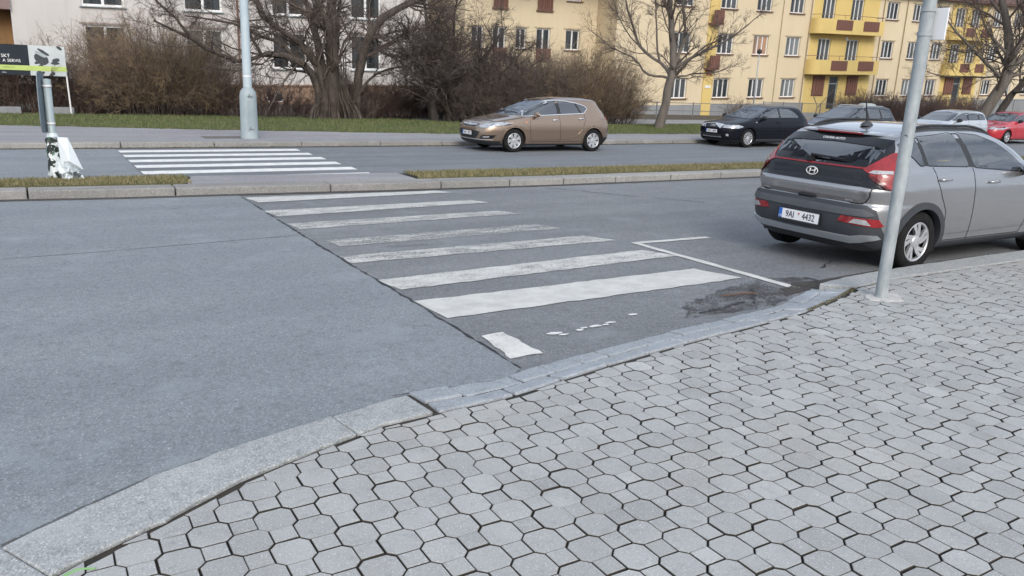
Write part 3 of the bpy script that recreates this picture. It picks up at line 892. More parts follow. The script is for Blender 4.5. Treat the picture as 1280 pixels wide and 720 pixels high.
# west end, back, cap
mb.add([(x0, 0, -1), (x0, 12, -1), (x0, 12, ED), (x0, 0, ED)], [(0, 3, 2, 1)], 0)
mb.add([(x1, 0, -1), (x1, 12, -1), (x1, 12, ED), (x1, 0, ED)], [(0, 1, 2, 3)], 0)
mb.add([(x0, 12, -1), (x1, 12, -1), (x1, 12, ED), (x0, 12, ED)], [(0, 3, 2, 1)], 0)
# narrow ochre stair strip and down pipes
mb.box((39.5 + SX, -0.035, (ED - 0.4) / 2), (0.85, 0.07, ED + 0.4), 1)
mb.build('wall', [M['render_yellow'], M['render_ochre'], M['plinth_grey']], YB, warp=wy)
pipe = pmat('downpipe', (0.42, 0.33, 0.20), 0.6)
for px_ in (46.0, 48.95, 57.2, 60.1, 72.3):
    pb = MB().tube([(px_ + SX, -0.07, -0.2), (px_ + SX, -0.07, ED - .1)], 0.035 if px_ != 46.0 else 0.02, 8)
    pb.build('downpipe', pipe, YB, warp=wy)
random.seed(21)
panes = ['pane_dark', 'pane_curtain', 'pane_dark', 'pane_curtain', 'pane_pale']
lint = pmat('window_band', (0.565, 0.475, 0.33), 0.9)
for i, (x, z, w, h, mu) in enumerate(wins):
    pn = random.choice(panes)
    if abs(x - (44.19 + SX - ww / 2)) < .01 and abs(z - 4.04) < .01: pn = 'pane_warm'
    window_set(YB, x, 0.15, z, w, h, KY, mu, M[pn], M['sill_brown'], 0.062, lintel=lint)
for (x, z, w, h) in bay_wins:
    window_set(YB, x, 0.15, z, w, h, KY, (0.34, 0.66), M['pane_curtain'], None, 0.062)
for (a, b_) in bays:
    L = b_ - a
    xd = a + L * 0.37 + SX
    d = MB().box((xd + 0.525, 0.12, 1.43), (1.01, 0.05, 2.35)).build('entrance_door', pmat('door_dark', (0.03, 0.032, 0.032), 0.3), YB, warp=wy)
    f = MB(); f.box((xd + .06, 0.08, 1.43), (0.08, 0.06, 2.35)); f.box((xd + .99, 0.08, 1.43), (0.08, 0.06, 2.35)); f.box((xd + .525, 0.08, 2.1), (0.85, 0.06, 0.07))
    f.build('frame', M['greypaint'], d, warp=wy)
    for fx in (0.12, 0.64):
        xs_ = a + L * fx + SX
        s = MB().box((xs_ + 0.65, -0.03, 1.95), (1.3, 0.06, 1.45))
        for k in range(4): s.box((xs_ + 0.18 + 0.31 * k, -0.075, 1.95), (0.26, 0.03, 1.38))
        s.build('shutter', M['brown_wood'], YB, warp=wy)
    for zb in (2.78, 5.62):
        pr = 0.85; xa, xb = a + SX - 0.25, b_ + SX - 0.2; rc = 0.55
        out_ = [(xa, 0.0)] + [(xa + rc - rc * math.cos(t), -pr + rc - rc * math.sin(t)) for t in np.linspace(0, math.pi / 2, 7)] + [(xb - .1, -pr), (xb, -pr + .1), (xb, 0.0)]
        inn = [(xa + .12, 0.0)] + [(xa + rc - (rc - .12) * math.cos(t), -pr + rc - (rc - .12) * math.sin(t)) for t in np.linspace(0, math.pi / 2, 7)] + [(xb - .15, -pr + .12), (xb - .12, -pr + .15), (xb - .12, 0.0)]
        bb = MB()
        bb.prism(out_, zb, zb + 0.16)
        n_ = len(out_)
        for k in range(n_ - 1):
            bb.prism([out_[k], out_[k + 1], inn[k + 1], inn[k]], zb + 0.16, zb + 1.02)
        bo = bb.build('balcony', M['render_ochre'], YB, warp=wy)
        W_ = xb - xa
        for (f0, f1) in ((0.25, 0.49), (0.66, 0.90)):
            pnl = MB()
            xa2, xb2 = xa + W_ * f0, xa + W_ * f1
            nsl = 16
            pnl.box(((xa2 + xb2) / 2, -pr - 0.012, zb + 0.62), (xb2 - xa2, 0.02, 0.62))
            for s in range(nsl):
                pnl.box((xa2 + (s + 0.5) * (xb2 - xa2) / nsl, -pr - 0.034, zb + 0.62), ((xb2 - xa2) / nsl * 0.8, 0.022, 0.70))
            pnl.build('slatted_panel', M['brown_wood'], bo, warp=wy)
        rl = MB()
        rl.tube([(xa + .05, -0.02, zb + 1.30), (xa + .1, -pr + .5, zb + 1.30), (xa + .55, -pr + .05, zb + 1.30), (xb - .05, -pr + .05, zb + 1.30), (xb - .05, -0.02, zb + 1.30)], 0.02, 6)
        for xx in (xa + .6, xa + W_ * .37, xa + W_ * .6, xb - .9, xb - .05): rl.tube([(xx, -pr + .05, zb + 1.0), (xx, -pr + .05, zb + 1.3)], 0.014, 6)
        rl.build('railing', pmat('rail_brown', (0.20, 0.12, 0.08), 0.6), bo, warp=wy)
for zb in (2.95, 5.80):
    s = MB().box((39.55 + SX, -0.45, zb + 0.55), (0.9, 0.06, 0.78))
    for k in range(6): s.box((39.2 + SX + .14 * k, -0.495, zb + .55), (0.11, 0.03, 0.82))
    s.box((39.55 + SX, -0.2, zb + 0.1), (1.0, 0.5, 0.12))
    s.build('slatted_panel', M['brown_wood'], YB, warp=wy)
s = MB().box((39.5 + SX, -0.08, 1.9), (0.5, 0.04, 0.16)); s.build('wall_plaque', M['white'], YB, warp=wy)
s = MB().box((39.5 + SX, -0.075, 2.85), (0.5, 0.03, 0.45)); s.build('wall_plaque', pmat('red_plaque', (0.3, 0.09, 0.05), 0.6), YB, warp=wy)
s = MB().box((53.3 + SX, -0.02, 5.35), (0.26, 0.04, 0.26)); s.build('wall_plaque', M['white'], YB, warp=wy)
# recessed west wing of the same block
wg = MB()
wops = []; WX0, WX1 = 22.1 + SX, 31.48 + SX; WYo = 2.0
spec = []
for r, z in enumerate(ROW):
    spec += [('w', 29.15, z + .02, 1.05, 1.2), ('f', 27.0, z - .62, 1.0, 1.85), ('w', 25.55, z + .02, 0.72, 1.2), ('f', 23.95, z - .62, 0.9, 1.85), ('w', 22.55, z + .02, 0.8, 1.2)]
wops = [(s[1] + SX, s[1] + SX + s[3], s[2], s[2] + s[4]) for s in spec]
wall_grid(wg, WX0, WX1, 0.74, ED, WYo, wops, 0.16, 0)
wg.box(((WX0 + WX1) / 2, WYo - 0.03, -0.08), (WX1 - WX0, 0.06, 1.64), 1)
wg.add([(WX0, WYo, -1), (WX0, 12, -1), (WX0, 12, ED), (WX0, WYo, ED)], [(0, 3, 2, 1)], 0)
wg.build('wall', [M['render_yellow'], M['plinth_grey']], YB, warp=wy)
for (t, x, z, w, h) in spec:
    window_set(YB, x + SX, WYo + 0.15, z, w, h, KY, (0.5,), M['pane_dark'], M['sill_brown'] if t == 'w' else None, 0.07, lintel=lint)
    if t == 'f':
        s = MB(); xx = x + SX
        for k in range(8): s.box((xx - .05 + (k + .5) * (w + .1) / 8, WYo - 0.10, z + .36), ((w + .1) / 8 * .78, 0.025, 0.66))
        s.box((xx + w / 2, WYo - 0.07, z + .66), (w + .12, 0.05, 0.04)); s.box((xx + w / 2, WYo - 0.07, z + .06), (w + .12, 0.05, 0.04))
        s.box((xx + w / 2, WYo - 0.06, z - .03), (w + .2, 0.16, 0.06))
        s.build('slatted_panel', M['brown_wood'], YB, warp=wy)
rf = MB()
rf.prism([(WX0 - .4, -0.5), (x1 + .4, -0.5), (x1 + .4, 12.5), (WX0 - .4, 12.5)], ED, ED + 0.18)
rf.add([(WX0 - .4, -0.5, ED + .19), (x1 + .4, -0.5, ED + .19), (x1 + .4, 12.5, ED + .19), (WX0 - .4, 12.5, ED + .19), (WX0 + 3, 6, ED + 3.4), (x1 - 3, 6, ED + 3.4)], [(0, 1, 5, 4), (2, 3, 4, 5), (1, 2, 5), (3, 0, 4)])
rf.build('roof', M['roof'], YB, warp=wy)

# ---------------- pink apartment block on the left
KP = 0.027
PB = empty('apartment_building', (0, 44.0, 0))
tag(PB, 'pinkish grey rendered apartment block with broad white two-pane windows behind the bare tree', 'building')
wp_ = lambda p: (p[0], p[1], p[2] + KP * p[0])
mb = MB()
pcs = [(2.85, 1.85), (7.36, 1.86), (11.68, 1.84), (16.02, 1.8)]
prow = [1.63, 4.37, 7.10]
ops = []
for x, w in pcs:
    for z in prow: ops.append((x, x + w, z, z + 1.9))
for x in (5.2, 11.3, 15.4): ops.append((x, x + 0.9, -0.1, 0.35))
wall_grid(mb, 0.0, 20.75, 0.74, 10.2, 0.0, [o for o in ops if o[2] > 1], 0.18, 0)
mb.box((10.375, -0.03, 0.77), (20.75, 0.10, 0.09), 1)
wall_grid(mb, 0.0, 20.75, -0.6, 0.72, 0.0, [o for o in ops if o[2] < 1], 0.18, 1)
mb.add([(20.75, 0, -1), (20.75, 11, -1), (20.75, 11, 10.2), (20.75, 0, 10.2)], [(0, 1, 2, 3)], 0)
mb.add([(0, 0, -1), (0, 11, -1), (0, 11, 10.2), (0, 0, 10.2)], [(0, 3, 2, 1)], 0)
mb.add([(0, 11, -1), (20.75, 11, -1), (20.75, 11, 10.2), (0, 11, 10.2)], [(0, 3, 2, 1)], 0)
mb.build('wall', [M['render_pink'], M['plinth_tan']], PB, warp=wp_)
for i, (x, w) in enumerate(pcs):
    for z in prow:
        window_set(PB, x, 0.16, z, w, 1.9, KP, (0.5,), M['pane_pale'] if (i == 1 and z < 2) else M['pane_dark'], M['greypaint'], 0.10, lintel=pmat('pink_band', (0.36, 0.30, 0.28), 0.9))
for x in (5.2, 11.3, 15.4):
    window_set(PB, x, 0.16, -0.1, 0.9, 0.45, KP, (0.5,), M['pane_dark'], None, 0.05)
lg = MB()
lg.box((-3.0, 1.2, 2.0), (5.98, 0.3, 5.0)); lg.build('loggia_wall', M['loggia'], PB)
lg = MB(); lg.box((-3.0, 0.6, 4.42), (5.98, 1.6, 0.75)); lg.box((-3, .6, 7.2), (5.98, 1.6, .75)); lg.build('loggia_slab', M['band'], PB)
lg = MB(); lg.box((-3.0, 1.2, 7.6), (5.98, 0.3, 5.2)); lg.build('loggia_wall', M['loggia'], PB)
dp = MB().tube([(9.95, -0.08, 0.0), (9.95, -0.08, 10.1)], 0.05, 8).build('downpipe', pmat('brown_pipe', (0.16, 0.085, 0.06), 0.6), PB, warp=wp_)
rf = MB(); rf.prism([(-6.2, -0.5), (21.2, -0.5), (21.2, 11.5), (-6.2, 11.5)], 10.2, 10.4)
rf.add([(-6.2, -0.5, 10.41), (21.2, -0.5, 10.41), (21.2, 11.5, 10.41), (-6.2, 11.5, 10.41), (-2, 5.5, 13.5), (17, 5.5, 13.5)], [(0, 1, 5, 4), (2, 3, 4, 5), (1, 2, 5), (3, 0, 4)])
rf.build('roof', M['roof'], PB, warp=wp_)

# ---------------- garden fences before the yellow block
def rail_fence(label, a, b, h, nb, mat, mesh=False, z0=0.1):
    e = empty('garden_fence', (a[0], a[1], z0)); tag(e, label, 'fence', 'garden fences')
    d = np.array([b[0] - a[0], b[1] - a[1]]); L = np.linalg.norm(d); d = d / L
    n = max(2, int(round(L / nb)))
    for i in range(n + 1):
        q = d * L * i / n
        MB().tube([(q[0], q[1], -0.1), (q[0], q[1], h)], 0.035, 8).build('post', mat, e)
    r = MB()
    for z in ((h - .05, h * 0.45) if not mesh else (h - .05,)):
        r.tube([(0, 0, z), (d[0] * L, d[1] * L, z)], 0.022, 6)
    r.build('rail', mat, e)
    if mesh:
        w = MB()
        k = int(L / 0.16)
        for i in range(k):
            x = L * i / k
            for s in (1, -1):
                x2 = x + s * (h - .1)
                xa, xb = x, min(max(x2, 0), L); zb = 0.05 + abs(xb - xa)
                w.tube([(d[0] * xa, d[1] * xa, 0.05), (d[0] * xb, d[1] * xb, zb)], 0.004, 3, caps=False)
        w.build('wire_mesh', mat, e)
    return e
M['fence_grey'] = pmat('fence_grey', (0.17, 0.18, 0.185), 0.6, 0.2)
rail_fence('low grey two-rail metal fence on the garden edge behind the slim leaning tree', (29.0, 36.2), (40.6, 36.2), 0.92, 2.9, M['fence_grey'])
rail_fence('grey chain-link fence between the black hatchback and the yellow house', (40.9, 36.2), (50.5, 36.4), 1.12, 1.9, M['fence_grey'], True)
rail_fence('grey mesh fence beside the tree behind the red car', (62.0, 37.2), (76.0, 37.6), 1.75, 2.3, M['fence_grey'], True, 0.25)
lw_ = MB().box((0, 0, 0.2), (9.7, 0.25, 0.6)); o = lw_.build('garden_wall', M['plinth_grey'], loc=(45.7, 36.75, 0.05)); tag(o, 'low grey concrete garden wall behind the chain-link fence', 'wall')
# ================================================================ bare trees, bushes, grass
RMIN = 0.0075
def unit(a): return a / (np.linalg.norm(a, axis=-1, keepdims=True) + 1e-9)
def tubes(P, Rr, sides=3):
    """P [N,K,3], Rr [N,K] -> vertices, quads"""
    N, K, _ = P.shape
    d = unit(P[:, -1] - P[:, 0])
    ref = np.where(np.abs(d[:, 2:3]) < 0.9, np.array([[0, 0, 1.0]]), np.array([[1.0, 0, 0]]))
    u = unit(np.cross(d, ref)); w = np.cross(d, u)
    ang = 2 * np.pi * np.arange(sides) / sides
    ring = np.cos(ang)[None, :, None] * u[:, None, :] + np.sin(ang)[None, :, None] * w[:, None, :]
    V = P[:, :, None, :] + Rr[:, :, None, None] * ring[:, None, :, :]
    idx = np.arange(N * K * sides).reshape(N, K, sides)
    a = idx[:, :-1, :]; b = np.roll(a, -1, axis=2); c = idx[:, 1:, :]; e = np.roll(c, -1, axis=2)
    F = np.stack([a, b, e, c], axis=-1).reshape(-1, 4)
    return V.reshape(-1, 3), F
def grow(p0, d0, L, r0, K, wander, up, g, taper=0.25, droop=0.0):
    N = len(p0)
    P = np.zeros((N, K, 3)); P[:, 0] = p0
    d = unit(d0)
    st = (L / (K - 1))[:, None]
    for i in range(1, K):
        d = unit(d + g.normal(0, wander, (N, 3)) + np.array([0, 0, up - droop * i / K]))
        P[:, i] = P[:, i - 1] + d * st
    t = np.linspace(0, 1, K)[None, :]
    Rr = r0[:, None] * (1 - (1 - taper) * t)
    return P, Rr
def spawn(P, Rr, n, tmin, ang, lf, rf, g, Lp, jit=0.35, lmin=0.0):
    N, K, _ = P.shape
    i = np.repeat(np.arange(N), n)
    t = g.uniform(tmin, 0.99, len(i)) * (K - 1)
    k = np.minimum(t.astype(int), K - 2); f = (t - k)[:, None]
    p = P[i, k] * (1 - f) + P[i, k + 1] * f
    ax = unit(P[i, k + 1] - P[i, k])
    rnd = g.normal(0, 1, (len(i), 3)); perp = unit(rnd - ax * np.sum(rnd * ax, axis=1, keepdims=True))
    a = ang * g.uniform(1 - jit, 1 + jit, len(i))[:, None]
    d = ax * np.cos(a) + perp * np.sin(a)
    tt = t / (K - 1)
    L = np.maximum(lmin, Lp[i] * lf * g.uniform(0.55, 1.25, len(i)) * (1.15 - 0.55 * tt))
    r = np.minimum(Rr[i, k] * 0.85, np.maximum(rf * Rr[i, k], RMIN))
    return p, d, L, r
def join(parts):
    Vs = []; Fs = []; k = 0
    for V, F in parts:
        Vs.append(V); Fs.append(F + k); k += len(V)
    return np.concatenate(Vs), np.concatenate(Fs)
def smooth_line(pts, r0, r1, K=14):
    pts = np.array(pts, float)
    d = np.r_[0, np.cumsum(np.linalg.norm(np.diff(pts, axis=0), axis=1))]
    t = np.linspace(0, d[-1], K)
    # Catmull-Rom through the joints
    out = []
    for q in t:
        i = min(max(np.searchsorted(d, q) - 1, 0), len(pts) - 2)
        u = (q - d[i]) / (d[i + 1] - d[i] + 1e-9)
        p0, p1, p2, p3 = pts[max(i - 1, 0)], pts[i], pts[i + 1], pts[min(i + 2, len(pts) - 1)]
        out.append(0.5 * ((2 * p1) + (-p0 + p2) * u + (2 * p0 - 5 * p1 + 4 * p2 - p3) * u ** 2 + (-p0 + 3 * p1 - 3 * p2 + p3) * u ** 3))
    return np.array(out), np.linspace(r0, r1, K)

def tree(name, label, base, limbs, mats, seed, levels, thin=1.0, flare=None, cat='tree', group='bare trees', sides=8):
    """limbs: list of (points, r0, r1) relative to base; levels: (n, tmin, angle, length factor, radius factor, K, wander, up, sides)"""
    g = np.random.default_rng(seed)
    root = empty(name, base)
    tag(root, label, cat, group)
    tk = []
    Ps = []; Rs = []
    for (pts, r0, r1) in limbs:
        if len(tk): r0, r1 = r0 * thin, r1 * thin
        P, Rr = smooth_line(pts, r0, r1, 14)
        P[1:-1] += g.normal(0, 0.02, P[1:-1].shape) * np.minimum(1, r0 * 6)
        tk.append(tubes(P[None], (Rr * (1 + g.normal(0, 0.04, 14)))[None], 9))
        Ps.append(P); Rs.append(Rr)
    if flare:
        for (pts, r0, r1) in flare:
            P, Rr = smooth_line(pts, r0, r1, 14); tk.append(tubes(P[None], Rr[None], 7))
    V, F = join(tk)
    mesh_obj('trunk', V, F, mats[0], root, smooth=True)
    P = np.array(Ps); Rr = np.array(Rs)
    Lp = np.sum(np.linalg.norm(np.diff(P, axis=1), axis=2), axis=1)
    cr = []
    for (n, tmin, ang, lf, rf, K, wander, up, sd) in levels:
        p, d, L, r = spawn(P, Rr, n, tmin, ang, lf, rf, g, Lp)
        P, Rr = grow(p, d, L, r, K, wander, up, g, 0.3)
        Lp = L
        cr.append(tubes(P, Rr, sd))
    V, F = join(cr)
    mesh_obj('crown', V, F, mats[1], root, smooth=True)
    return root

def shrub(name, label, base, w, dpt, h, mats, seed, n=420, sub=9, sub2=3, lean=0.55, r=0.008, prof=None, cat='bush', group='bare bushes before the houses', up=0.05, stemmat=None):
    """dense twig bush: stems from a low line, filling the volume w x dpt x h; prof(u) scales the height along x"""
    g = np.random.default_rng(seed)
    root = empty(name, base); tag(root, label, cat, group)
    u = g.uniform(-1, 1, n); v = g.uniform(-1, 1, n)
    p0 = np.c_[u * w * 0.46, v * dpt * 0.40, np.zeros(n)]
    hh = h * (np.array([prof(a) for a in u]) if prof else np.sqrt(np.maximum(0.12, 1 - 0.85 * u ** 2)))
    d0 = np.c_[u * lean * 0.9 + g.normal(0, 0.28, n), v * lean * 0.8 + g.normal(0, 0.28, n), np.ones(n)]
    L = hh * g.uniform(0.55, 1.08, n) * (1.0 - 0.12 * np.abs(v))
    P, Rr = grow(p0, d0, L * 1.18, np.full(n, r * 1.25) * g.uniform(0.8, 1.5, n), 7, 0.10, up, g, 0.4, 0.14)
    st = [tubes(P, Rr, 3)]
    V, F = join(st); mesh_obj('stem', V, F, stemmat or mats[0], root)
    pA, dA, LA, rA = spawn(P, Rr, sub, 0.12, 0.75, 0.36, 0.6, g, L)
    PA, RA = grow(pA, dA, LA, rA, 5, 0.22, 0.03, g, 0.3, 0.12)
    parts = [tubes(PA, RA, 3)]
    pB, dB, LB_, rB = spawn(PA, RA, sub2, 0.2, 0.8, 0.5, 0.75, g, LA)
    PB_, RB = grow(pB, dB, LB_, rB, 4, 0.25, 0.0, g, 0.3)
    parts.append(tubes(PB_, RB, 3))
    V, F = join(parts)
    # shade of twig differs from clump to clump
    mesh_obj('twigs', V, F, mats[0], root)
    if len(mats) > 1:
        sel = g.random(len(pA)) < 0.55
        pC, dC, LC, rC = spawn(PA[sel], RA[sel], 2, 0.3, 0.9, 0.45, 0.8, g, LA[sel])
        PC, RC = grow(pC, dC, LC, rC, 4, 0.3, 0.02, g, 0.3)
        V, F = tubes(PC, RC, 3)
        mesh_obj('young_twigs', V, F, mats[1], root)
    return root

# pixel-free: limb joints are metres from the trunk base, in the tree's own plane with depth added
def L3(pts, dep=(0,)):
    n = len(pts); dd = np.interp(np.linspace(0, 1, n), np.linspace(0, 1, len(dep)), dep)
    return [(p[0], dd[i], p[1]) for i, p in enumerate(pts)]
def side(pts, f, ax, dep=(0,)):
    """limb joints given as (metres to the side, height), laid out along the direction ax"""
    n = len(pts); dd = np.interp(np.linspace(0, 1, n), np.linspace(0, 1, len(dep)), dep)
    return [(p[0] * f * ax[0] - dd[i] * ax[1], p[0] * f * ax[1] + dd[i] * ax[0], p[1]) for i, p in enumerate(pts)]

# ---- old many-stemmed tree before the pink house
T1 = [
 (L3([(-0.5, -0.1), (-0.25, 0.6), (-0.45, 1.62), (-0.98, 2.63), (-1.95, 3.23), (-2.63, 3.68), (-2.9, 4.6), (-3.4, 5.6)], (0, -.2, -.6)), 0.20, 0.06),
 (L3([(-0.7, -0.1), (-0.55, 0.5), (-0.6, 1.32), (-1.12, 2.04), (-1.77, 2.36), (-2.69, 2.31), (-3.13, 2.09), (-3.83, 2.06), (-4.16, 2.18), (-4.56, 2.35), (-5.23, 2.7), (-5.74, 2.93), (-6.4, 3.2)], (0, -.5, -1.4)), 0.19, 0.03),
 (L3([(-5.2, 2.68), (-5.45, 3.0), (-5.75, 3.36), (-6.31, 3.88), (-6.8, 4.8)], (-1.15, -1.5)), 0.055, 0.02),
 (L3([(-0.3, -0.1), (-0.1, 0.89), (-0.27, 2.25), (-0.5, 3.26), (-0.61, 3.89), (-0.84, 4.5), (-1.3, 6.5)], (0, .3, .5)), 0.19, 0.08),
 (L3([(0.05, -0.1), (0.13, 0.6), (0.13, 1.58), (0.12, 3.3), (0.15, 4.8), (0.3, 6.8)], (0, 0, .2)), 0.27, 0.15),
 (L3([(0.09, 3.0), (-0.05, 3.4), (-0.3, 3.94), (-0.75, 4.7), (-1.0, 6.0)], (0, -.5)), 0.14, 0.06),
 (L3([(1.30, -0.1), (1.15, 0.5), (1.16, 1.2), (1.30, 2.1), (1.48, 2.88), (1.88, 3.65), (2.35, 4.11), (3.14, 4.56), (4.2, 4.9), (5.4, 5.6)], (.3, 0, -.5)), 0.23, 0.10),
 (L3([(0.25, 2.4), (0.38, 3.0), (0.49, 4.0), (0.75, 5.6)], (0, .4)), 0.09, 0.04),
 (L3([(-2.75, 2.32), (-3.0, 2.7), (-3.2, 3.1), (-3.3, 3.8)], (-.6, -.8)), 0.07, 0.02),
 (L3([(-1.4, 2.2), (-2.0, 2.75), (-2.9, 3.0), (-3.6, 3.3), (-4.4, 3.4), (-5.3, 3.45)], (-.3, -.9)), 0.08, 0.02),
 (L3([(1.7, 3.3), (2.0, 2.7), (2.6, 2.5), (3.3, 2.6), (4.0, 3.1)], (0, -.5)), 0.07, 0.02),
 (L3([(1.22, 1.0), (1.6, 1.6), (2.3, 2.0), (3.2, 2.2), (3.9, 2.7)], (0, -.6)), 0.06, 0.02),
]
gfl = np.random.default_rng(5); flare = []
for k in range(44):
    x = gfl.uniform(-.85, 1.3); fl = gfl.uniform(1.0, 1.15)
    xx = 0.1 + (x - 0.1) * 0.55
    flare.append((L3([(x * fl, -0.1), (x * 0.95, 0.35), (xx, 1.1), (xx + gfl.uniform(-.15, .15), gfl.uniform(1.5, 3.2))], (gfl.uniform(-.5, -.1), 0)), gfl.uniform(.012, .05), 0.008))
tree('bare_tree', 'old broad bare tree with several leaning trunks on the lawn before the pinkish house', (10.39, 30.9, 0.12), T1, (M['bark'], M['twig']), 3,
     [(16, 0.2, 0.85, 0.38, 0.32, 7, 0.16, 0.04, 4), (10, 0.15, 0.8, 0.5, 0.5, 6, 0.22, 0.02, 3), (8, 0.15, 0.75, 0.6, 0.65, 5, 0.24, 0.0, 3)], flare=flare)

# ---- slim leaning tree before the yellow block
ax2 = (0.745, -0.667)
T2 = [
 (side([(-.02, -0.1), (0.10, 0.4), (0.27, 1.2), (0.43, 2.15), (0.52, 2.62), (0.25, 4.06), (-0.02, 5.45), (0.1, 7.5)], .78, ax2, (0, 0, .5)), 0.235, 0.06),
 (side([(0.50, 2.45), (0.66, 2.9), (0.97, 3.77), (0.87, 4.55), (0.66, 5.47), (0.9, 7)], .78, ax2, (0, .2, -.6)), 0.12, 0.04),
 (side([(0.54, 2.39), (0.66, 2.59), (1.36, 2.96), (2.26, 3.34), (3.41, 3.88), (4.6, 4.7)], .78, ax2, (0, -.4, -1)), 0.11, 0.02),
 (side([(0.42, 2.2), (0.1, 2.55), (-0.33, 2.82), (-1.31, 3.35), (-1.82, 4.11), (-2.35, 5.19), (-2.7, 6.4)], .78, ax2, (0, .5, 1.2)), 0.12, 0.025),
 (side([(0.38, 2.12), (-0.1, 2.2), (-0.62, 2.21), (-1.08, 2.36), (-1.61, 2.89), (-2.87, 3.26), (-3.39, 3.58), (-4.2, 4.0)], .78, ax2, (0, -.5, -1.1)), 0.085, 0.015),
 (side([(-0.2, 2.72), (-0.42, 3.2), (-0.55, 4.0), (-0.75, 5.32), (-0.8, 6.5)], .78, ax2, (.3, .2)), 0.07, 0.02),
 (side([(0.50, 2.12), (0.8, 2.24), (1.21, 2.25), (1.53, 2.36), (2.87, 2.48), (4.32, 2.95)], .78, ax2, (0, .5, .9)), 0.06, 0.012),
 (side([(-1.4, 3.4), (-2.2, 4.0), (-2.9, 4.9), (-3.4, 6)], .78, ax2, (.8, 1.0)), 0.045, 0.012),
]
tree('bare_tree', 'slim leaning bare tree on the grass between the tan and the black hatchback', (23.74, 26.7, 0.12), T2, (M['bark_grey'], M['twig']), 8, 
     thin=0.72, levels=[(18, 0.25, 0.7, 0.34, 0.32, 7, 0.14, 0.06, 4), (9, 0.2, 0.7, 0.5, 0.5, 6, 0.18, 0.05, 3), (7, 0.2, 0.7, 0.55, 0.6, 5, 0.2, 0.03, 3)])

# ---- wide bare tree behind the red car, and a younger one beside it
ax3 = (0.475, -0.88); k3 = 0.060
def px3(pts): return [((x - 1229) * k3, (142 - y) * k3 + 0.1) for x, y in pts]
T3 = [
 (side(px3([(1222, 152), (1227, 142), (1236, 118), (1243, 98), (1247, 87), (1240, 50), (1225, 5), (1215, -40)]), 1, ax3, (0, 0, 1)), 0.42, 0.09),
 (side(px3([(1246, 90), (1250, 65), (1255, 40), (1258, -5), (1262, -40)]), 1, ax3, (0, -1)), 0.26, 0.08),
 (side(px3([(1247, 88), (1258, 68), (1270, 50), (1290, 10), (1300, -30)]), 1, ax3, (0, 1)), 0.22, 0.06),
 (side(px3([(1244, 95), (1232, 84), (1222, 75), (1195, 50), (1178, 28), (1168, 5)]), 1, ax3, (0, -1, -2)), 0.17, 0.03),
 (side(px3([(1246, 92), (1262, 86), (1280, 80), (1310, 66)]), 1, ax3, (0, 1)), 0.16, 0.04),
 (side(px3([(1245, 90), (1230, 92), (1215, 92), (1190, 92), (1160, 84)]), 1, ax3, (0, 1, 2)), 0.10, 0.02),
 (side(px3([(1243, 70), (1220, 45), (1205, 10), (1198, -20)]), 1, ax3, (0, 1.5)), 0.14, 0.03),
 (side(px3([(1252, 60), (1262, 30), (1275, -10)]), 1, ax3, (0, -1.5)), 0.13, 0.04),
 (side(px3([(1236, 60), (1215, 68), (1190, 66), (1168, 55)]), 1, ax3, (0, -1)), 0.08, 0.02)]
tree('bare_tree', 'wide grey bare tree with a leaning trunk growing right behind the red car', (49.8, 27.2, 0.12), T3, (M['bark_grey'], M['twig']), 12,
     thin=0.66, levels=[(18, 0.2, 0.75, 0.38, 0.36, 7, 0.14, 0.05, 4), (11, 0.2, 0.75, 0.5, 0.5, 6, 0.2, 0.04, 3), (8, 0.2, 0.7, 0.55, 0.65, 5, 0.2, 0.02, 3)])
def px4(pts): return [((x - 1259) * .066, (140 - y) * .066 + 0.1) for x, y in pts]
T4 = [(side(px4([(1256, 146), (1260, 130), (1268, 110), (1277, 95), (1285, 60), (1288, 20)]), 1, ax3, (0, .5)), 0.28, 0.06),
      (side(px4([(1270, 106), (1280, 104), (1300, 92)]), 1, ax3, (0, -.6)), 0.12, 0.03),
      (side(px4([(1266, 114), (1258, 96), (1252, 80)]), 1, ax3, (0, .6)), 0.08, 0.02)]
tree('bare_tree', 'smaller dark bare tree leaning right beyond the roof of the red car', (55.5, 29.2, 0.12), T4, (M['bark_dark'], M['twig_dark']), 14,
     [(9, 0.3, 0.8, 0.4, 0.4, 6, 0.16, 0.04, 4), (7, 0.2, 0.8, 0.5, 0.5, 5, 0.2, 0.03, 3), (5, 0.2, 0.7, 0.55, 0.65, 4, 0.2, 0.02, 3)])

# ---- dark thicket between the two houses
T5 = [(L3([(0.0, -.1), (-0.1, 0.5), (-0.2, 1.02), (-0.39, 1.79), (-0.92, 2.38), (-1.43, 2.66), (-2.1, 3.2)], (0, -.5)), 0.20, 0.03),
      (L3([(0.05, -.1), (-0.1, 0.7), (-0.17, 1.33), (0.06, 2.58), (-0.24, 3.78), (-.4, 5)], (0, .4)), 0.19, 0.04),
      (L3([(1.1, -.1), (0.9, 0.88), (1.2, 1.4), (1.61, 2.02), (2.33, 3.01), (3.0, 3.9)], (.2, -.5)), 0.13, 0.03),
      (L3([(0.73, -.1), (0.52, 1.19), (0.8, 1.9), (1.03, 2.63), (1.0, 3.87), (1.2, 5)], (0, .5)), 0.13, 0.03),
      (L3([(1.29, -.1), (2.01, 1.23), (3.13, 2.25), (3.88, 3.09)], (0, -.6)), 0.11, 0.02),
      (L3([(0.55, -.1), (0.71, 1.04), (0.15, 1.81), (-0.65, 2.85), (-1.1, 3.8)], (.2, .8)), 0.11, 0.02),
      (L3([(1.6, -.1), (2.6, .9), (3.6, 1.5), (4.4, 2.3)], (0, .6)), 0.08, 0.02)]
